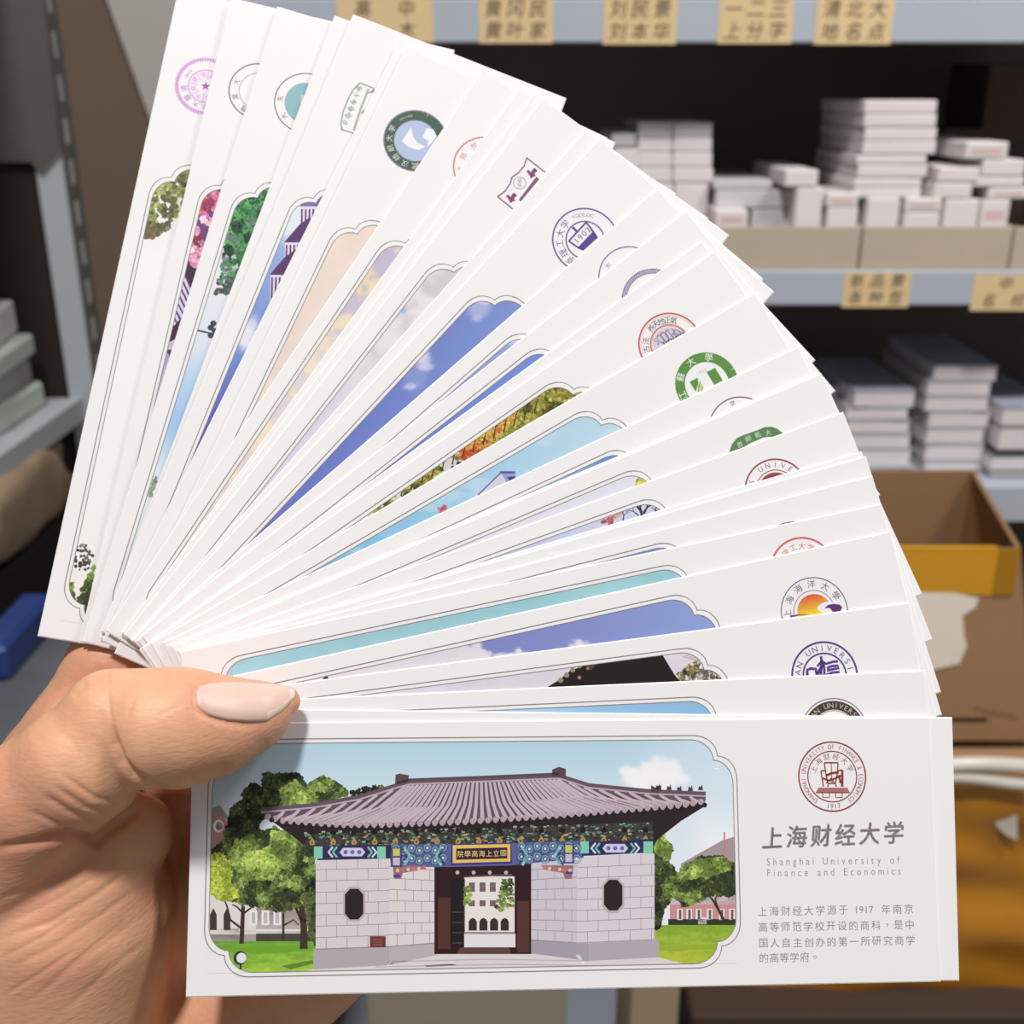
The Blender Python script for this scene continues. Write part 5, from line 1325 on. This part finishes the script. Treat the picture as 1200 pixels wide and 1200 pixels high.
        c = tuple(a(869, 503)); I.ring(c, 6.9, .26, (110, 72, 66)); I.ringtext('大学', c, 5.8, 1.2, (60, 48, 48), 150, 60)
    elif k == 21:
        g = (92, 132, 84); T = lambda pts: [tuple(a(x, y)) for x, y in pts]
        I.poly(T([(855, 528), (858, 520), (864, 513), (872, 509.5), (888, 504), (896, 500.5), (904, 500), (910, 502), (917, 507), (917, 512), (901, 512), (894, 513), (880, 519), (868, 526), (862, 534), (856, 534)]), g); I.up()
        for ch, x, y in (('贵', 867, 521), ('師', 877, 514), ('範', 888, 509.5), ('大', 900, 507)): I.char(ch, tuple(a(x, y)), 1.35, (206, 218, 200), -4)
    elif k == 22:
        c = tuple(a(910, 575)); rd = (150, 72, 76); I.ring(c, 6.6, .36, rd); I.ring(c, 4.35, .2, rd); I.disc(c, 3.85, rd); I.ringtext("S UNIVERSITY", c, 5.5, 1.5, (150, 84, 86), 150, -60)
    elif k == 25:
        c = tuple(a(931, 650)); I.ring(c, 6.75, .22, (92, 90, 96))
    elif k == 26:
        c = tuple(a(941, 668)); I.ring(c, 6.6, .42, (206, 104, 108)); I.ringtext('上海理工大学', c, 4.9, 1.5, (204, 104, 96), 178, 46)
    elif k == 27:
        c = tuple(a(954.5, 716.5)); p = (96, 62, 110); I.ring(c, 6.85, .2, p); I.ring(c, 4.25, .15, (130, 104, 140)); I.ringtext('上海海洋大學', c, 5.6, 1.75, (96, 64, 116), 188, 8); I.up()
        N = 14
        for j in range(N):
            y0 = -3.5 + j * .3; y1 = y0 + .31
            x0 = math.sqrt(max(0, 12.6 - y0 * y0)); x1 = math.sqrt(max(0, 12.6 - y1 * y1)); t = j / (N - 1); cc = W_(222, 98, 62) * (1 - t) + W_(240, 214, 60) * t
            I.poly([(c[0] - x0, c[1] + y0), (c[0] + x0 * (1 if j < 7 else .62), c[1] + y0), (c[0] + x1 * (1 if j < 7 else .62), c[1] + y1), (c[0] - x1, c[1] + y1)], cc)
        T = lambda pts: [tuple(a(x, y)) for x, y in pts]; I.up()
        I.poly(T([(957, 713), (960, 709), (966, 706), (973, 705), (986, 706), (988, 712), (968, 718), (962, 717)]), PAPER); I.up(); I.poly(T([(966, 713), (970, 709), (977, 707.5), (984, 708.5), (987, 711.5), (985, 716), (976, 717), (972, 712.5)]), (92, 54, 116)); I.ribbon(T([(926, 722.5), (936, 720.5), (947, 720)]), .4, p, w2=.1)
    elif k == 28:
        c = tuple(a(966.5, 791.5)); p = (92, 58, 142); I.ring(c, 6.65, .4, p); I.ring(c, 4.4, .36, p); I.ringtext('FUDAN UNIVERSITY', c, 5.52, 1.75, (98, 64, 146), 222, -32); I.up()
        T = lambda pts: [tuple(a(x, y)) for x, y in pts]
        for pts, w in (([(962, 769), (963, 776), (962, 790), (961, 800)], .55), ([(958, 781), (963, 774), (968, 778), (976, 775.5), (982, 775)], .5), ([(946, 792), (946, 785), (950, 783.5), (956, 784), (957, 790)], .6), ([(957, 792), (961, 784), (964, 780)], .6), ([(969, 783), (975, 780.5), (982, 780), (983, 783), (977, 784), (969, 786)], .5), ([(968, 791), (976, 788), (984, 787.5)], .5), ([(965, 776), (966, 784), (966, 795)], .5)): I.ribbon(T(pts), w, p)
    elif k == 29:
        c = tuple(a(978, 859)); I.ring(c, 6.8, .2, (112, 92, 110)); I.ringsolid(c, 4.6, 6.35, (72, 62, 56)); I.ring(c, 4.4, .14, (140, 130, 110)); I.up(); I.ringtext('HUNAN UNIVERSITY', c, 5.5, 1.45, (196, 188, 172), 176, 0)
    elif k == 31:
        c = tuple(a(975.3, 910)); rd = (142, 62, 66); I.ring(c, 6.7, .3, rd); I.ring(c, 4.9, .24, rd); I.ringtext('SHANGHAI UNIVERSITY OF FINANCE & ECONOMICS', c, 5.8, 1.3, (146, 74, 78), 238, -58, .78); I.ringtext('1917', c, 5.72, 1.35, (142, 70, 72), 256, 286, inward=True); I.ringtext('上海财经大学', c, 3.95, 1.35, rd, 172, 10)
        T = lambda pts: [tuple(a(x, y)) for x, y in pts]
        for pts, w in (([(966, 894), (968, 908), (970, 918)], .26), ([(982, 894), (981, 908), (979, 918)], .26), ([(966, 893.8), (982, 893.8)], .3), ([(974, 894), (975, 918)], .16), ([(962, 903.5), (965, 922)], .26), ([(962, 903.5), (967, 903)], .3), ([(987, 902.5), (987, 922)], .5), ([(982, 903), (987, 902.5)], .3), ([(968, 909), (975, 906), (983, 905)], .5), ([(964, 912), (972, 915), (986, 909)], .4), ([(968, 918), (974, 912), (978, 918)], .3), ([(983, 908), (985, 918)], .4), ([(970, 922), (971, 918), (979, 918), (980, 922)], .3)): I.ribbon(T(pts), w, rd)
        I.poly(T([(959, 923), (993, 923), (996, 929), (956, 929)]), (176, 112, 118)); I.ribbon(T([(956, 929), (996, 929)]), .2, rd)
        for x in (964, 979): I.ribbon(T([(x, 929), (x + .5, 934.5), (x + 8, 934.5), (x + 8, 929)]), .22, rd)
    else:
        I.ring(c, R, .3, (120, 110, 130)); I.ring(c, 4.6, .2, (120, 110, 130))
    return I.build('emblem', card)

LABEL = {1: 'white bookmark with lilac star seal and willow picture, rearmost of the fan', 2: 'white bookmark with pink blossom picture, second from the back of the fan', 3: 'white bookmark with teal disc seal and bright green tree picture',
 4: 'blank white bookmark strip between the green tree picture and the purple roof picture', 5: 'white bookmark with green fan shaped emblem and purple roofed tower picture', 6: 'thin blank bookmark strip just behind the peach sky bookmark',
 7: 'white bookmark with dark green ring seal and plain peach sky picture', 8: 'white bookmark with thin red ring seal and lilac yellow cloud picture', 9: 'blank white bookmark strip directly in front of the lilac yellow cloud bookmark',
 10: 'very thin bookmark strip directly behind the purple scroll emblem bookmark', 11: 'white bookmark with purple scroll shaped emblem and grey cloud picture', 12: 'blank white bookmark strip between purple scroll emblem and indigo 1902 seal',
 13: 'white bookmark with indigo 1902 seal and deep blue sky picture', 14: 'white bookmark with plain thin indigo arc and narrow faded lilac sky sliver', 15: 'white bookmark with hatched indigo arc and plain blue sky strip',
 16: 'blank white bookmark strip just behind the yellow autumn foliage bookmark', 17: 'white bookmark with red double ring seal and yellow autumn foliage picture', 18: 'white bookmark with bright green ring seal and pale blue sky over a roof',
 19: 'white bookmark with dark brown arc tip and small bright blue picture corner', 20: 'bookmark showing only a hairline edge behind the green arch emblem bookmark', 21: 'white bookmark with green arch emblem and pale sky picture with yellow leaf',
 22: 'white bookmark with maroon UNIVE ring seal and bare branches picture', 23: 'hairline blank bookmark strip directly in front of the bare branches bookmark', 24: 'blank bookmark strip, second in front of the bare branches bookmark',
 25: 'white bookmark with a thin blue picture sliver, directly behind the teal picture', 26: 'white bookmark with red arc seal and flat teal sky picture', 27: 'white bookmark with orange sun seal and violet blue cloudy sky picture',
 28: 'white bookmark with violet lettered double ring seal and black roof picture', 29: 'white bookmark with black ring seal and light blue sky strip', 30: 'blank white bookmark end sticking out from behind the tiled gate bookmark',
 31: 'front white bookmark printed with a tiled roof gate and maroon round seal'}

def card_body(k):
    T, u, v = pose(k)
    n = np.cross(u, v)
    M = Matrix(((u[0], -v[0], -n[0]), (u[1], -v[1], -n[1]), (u[2], -v[2], -n[2])))
    R = Matrix(((1, 0, 0), (0, -sp, cp), (0, -cp, -sp)))        # camera-aligned axes to world
    Mw = (R @ M).to_4x4(); Mw.translation = Vector(tuple(C2W(T)))
    w, h, t, c = CW / 1000, CH / 1000, CT / 1000, .0002
    V = []
    for z, i in ((0, c), (-c, 0), (-t + c, 0), (-t, c)):
        V += [(i, -i, z), (w - i, -i, z), (w - i, -h + i, z), (i, -h + i, z)]
    F = [(3, 2, 1, 0), (12, 13, 14, 15)]
    for q in range(3):
        for i in range(4): j = (i + 1) % 4; F.append((q * 4 + i, q * 4 + j, q * 4 + 4 + j, q * 4 + 4 + i))
    b = MB(); b.add(V, F)
    b.m = [0, 0] + [1] * 12
    o = b.build('bookmark_card', [M_paper, M_edge]); o.matrix_world = Mw
    return tag(o, LABEL[k], 'bookmark', 'bookmarks fanned out in the hand')

for k in sorted(POSE):
    card = card_body(k)
    ink = Ink(clip=True)
    PIC.get(k, pic_plain)(ink, k)
    corner_mat(ink)
    zm = max(p[2] for p in ink.v)
    if zm > .034:               # squeeze the ink layers into a film of a few hundredths of a millimetre
        ink.v = [(x, y, z if abs(z - .034) < 1e-9 else .006 + (z - .006) * (.027 / max(zm - .006, 1e-6))) for x, y, z in ink.v]
    dv = {25: .55, 8: .2}.get(k, 0) / 1000          # the cutting varies a little from card to card
    for o in (ink.build('picture', card), frame_and_mat(card)): o.location = (0, dv, 0)
    seal(k, card)
    if k == 31:
        g = (166, 158, 158); fx = art(31)
        t = Ink(); t.z = .012
        for i, ch in enumerate('上海财经大学'):
            p = fx(905.5 + i * 28.4, 981.5 - i * 1.2); [t.char(ch, (p[0] + dx_, p[1] + dy_), 4.5, g, 2, .95, .14) for dx_, dy_ in ((-.12, 0), (.12, .05), (0, -.1), (.06, .12))]
        t.build('title_lettering', card)
        t = Ink(); t.z = .012; g2 = (158, 150, 149)
        u0, v0 = fx(898, 1009.5); u1, v1 = fx(1055, 1007.5); t.line('Shanghai University of', u0, u1, (v0 + v1) / 2, 2.0, g2, 0, .84)
        u0, v0 = fx(898.5, 1022.5); u1, v1 = fx(1056, 1020.5); t.line('Finance and Economics', u0, u1, (v0 + v1) / 2, 2.0, g2, 0, .84)
        t.build('english_lettering', card)
        t = Ink(); t.z = .012; g3 = (146, 136, 136)
        for i, (row, xe) in enumerate((('上海财经大学源于 1917 年南京', 1071), ('高等师范学校开设的商科，是中', 1072), ('国人自主创办的第一所研究商学', 1073), ('的高等学府。', 961))):
            u0, v0 = fx(887.5 + i * .5, 1068 + i * 18.6); u1, v1 = fx(xe, 1065 + i * 18.4); t.line(row, u0, u1, (v0 + v1) / 2, 1.95, g3)
        t.build('description_lettering', card)

bpy.data.objects.remove(_to)
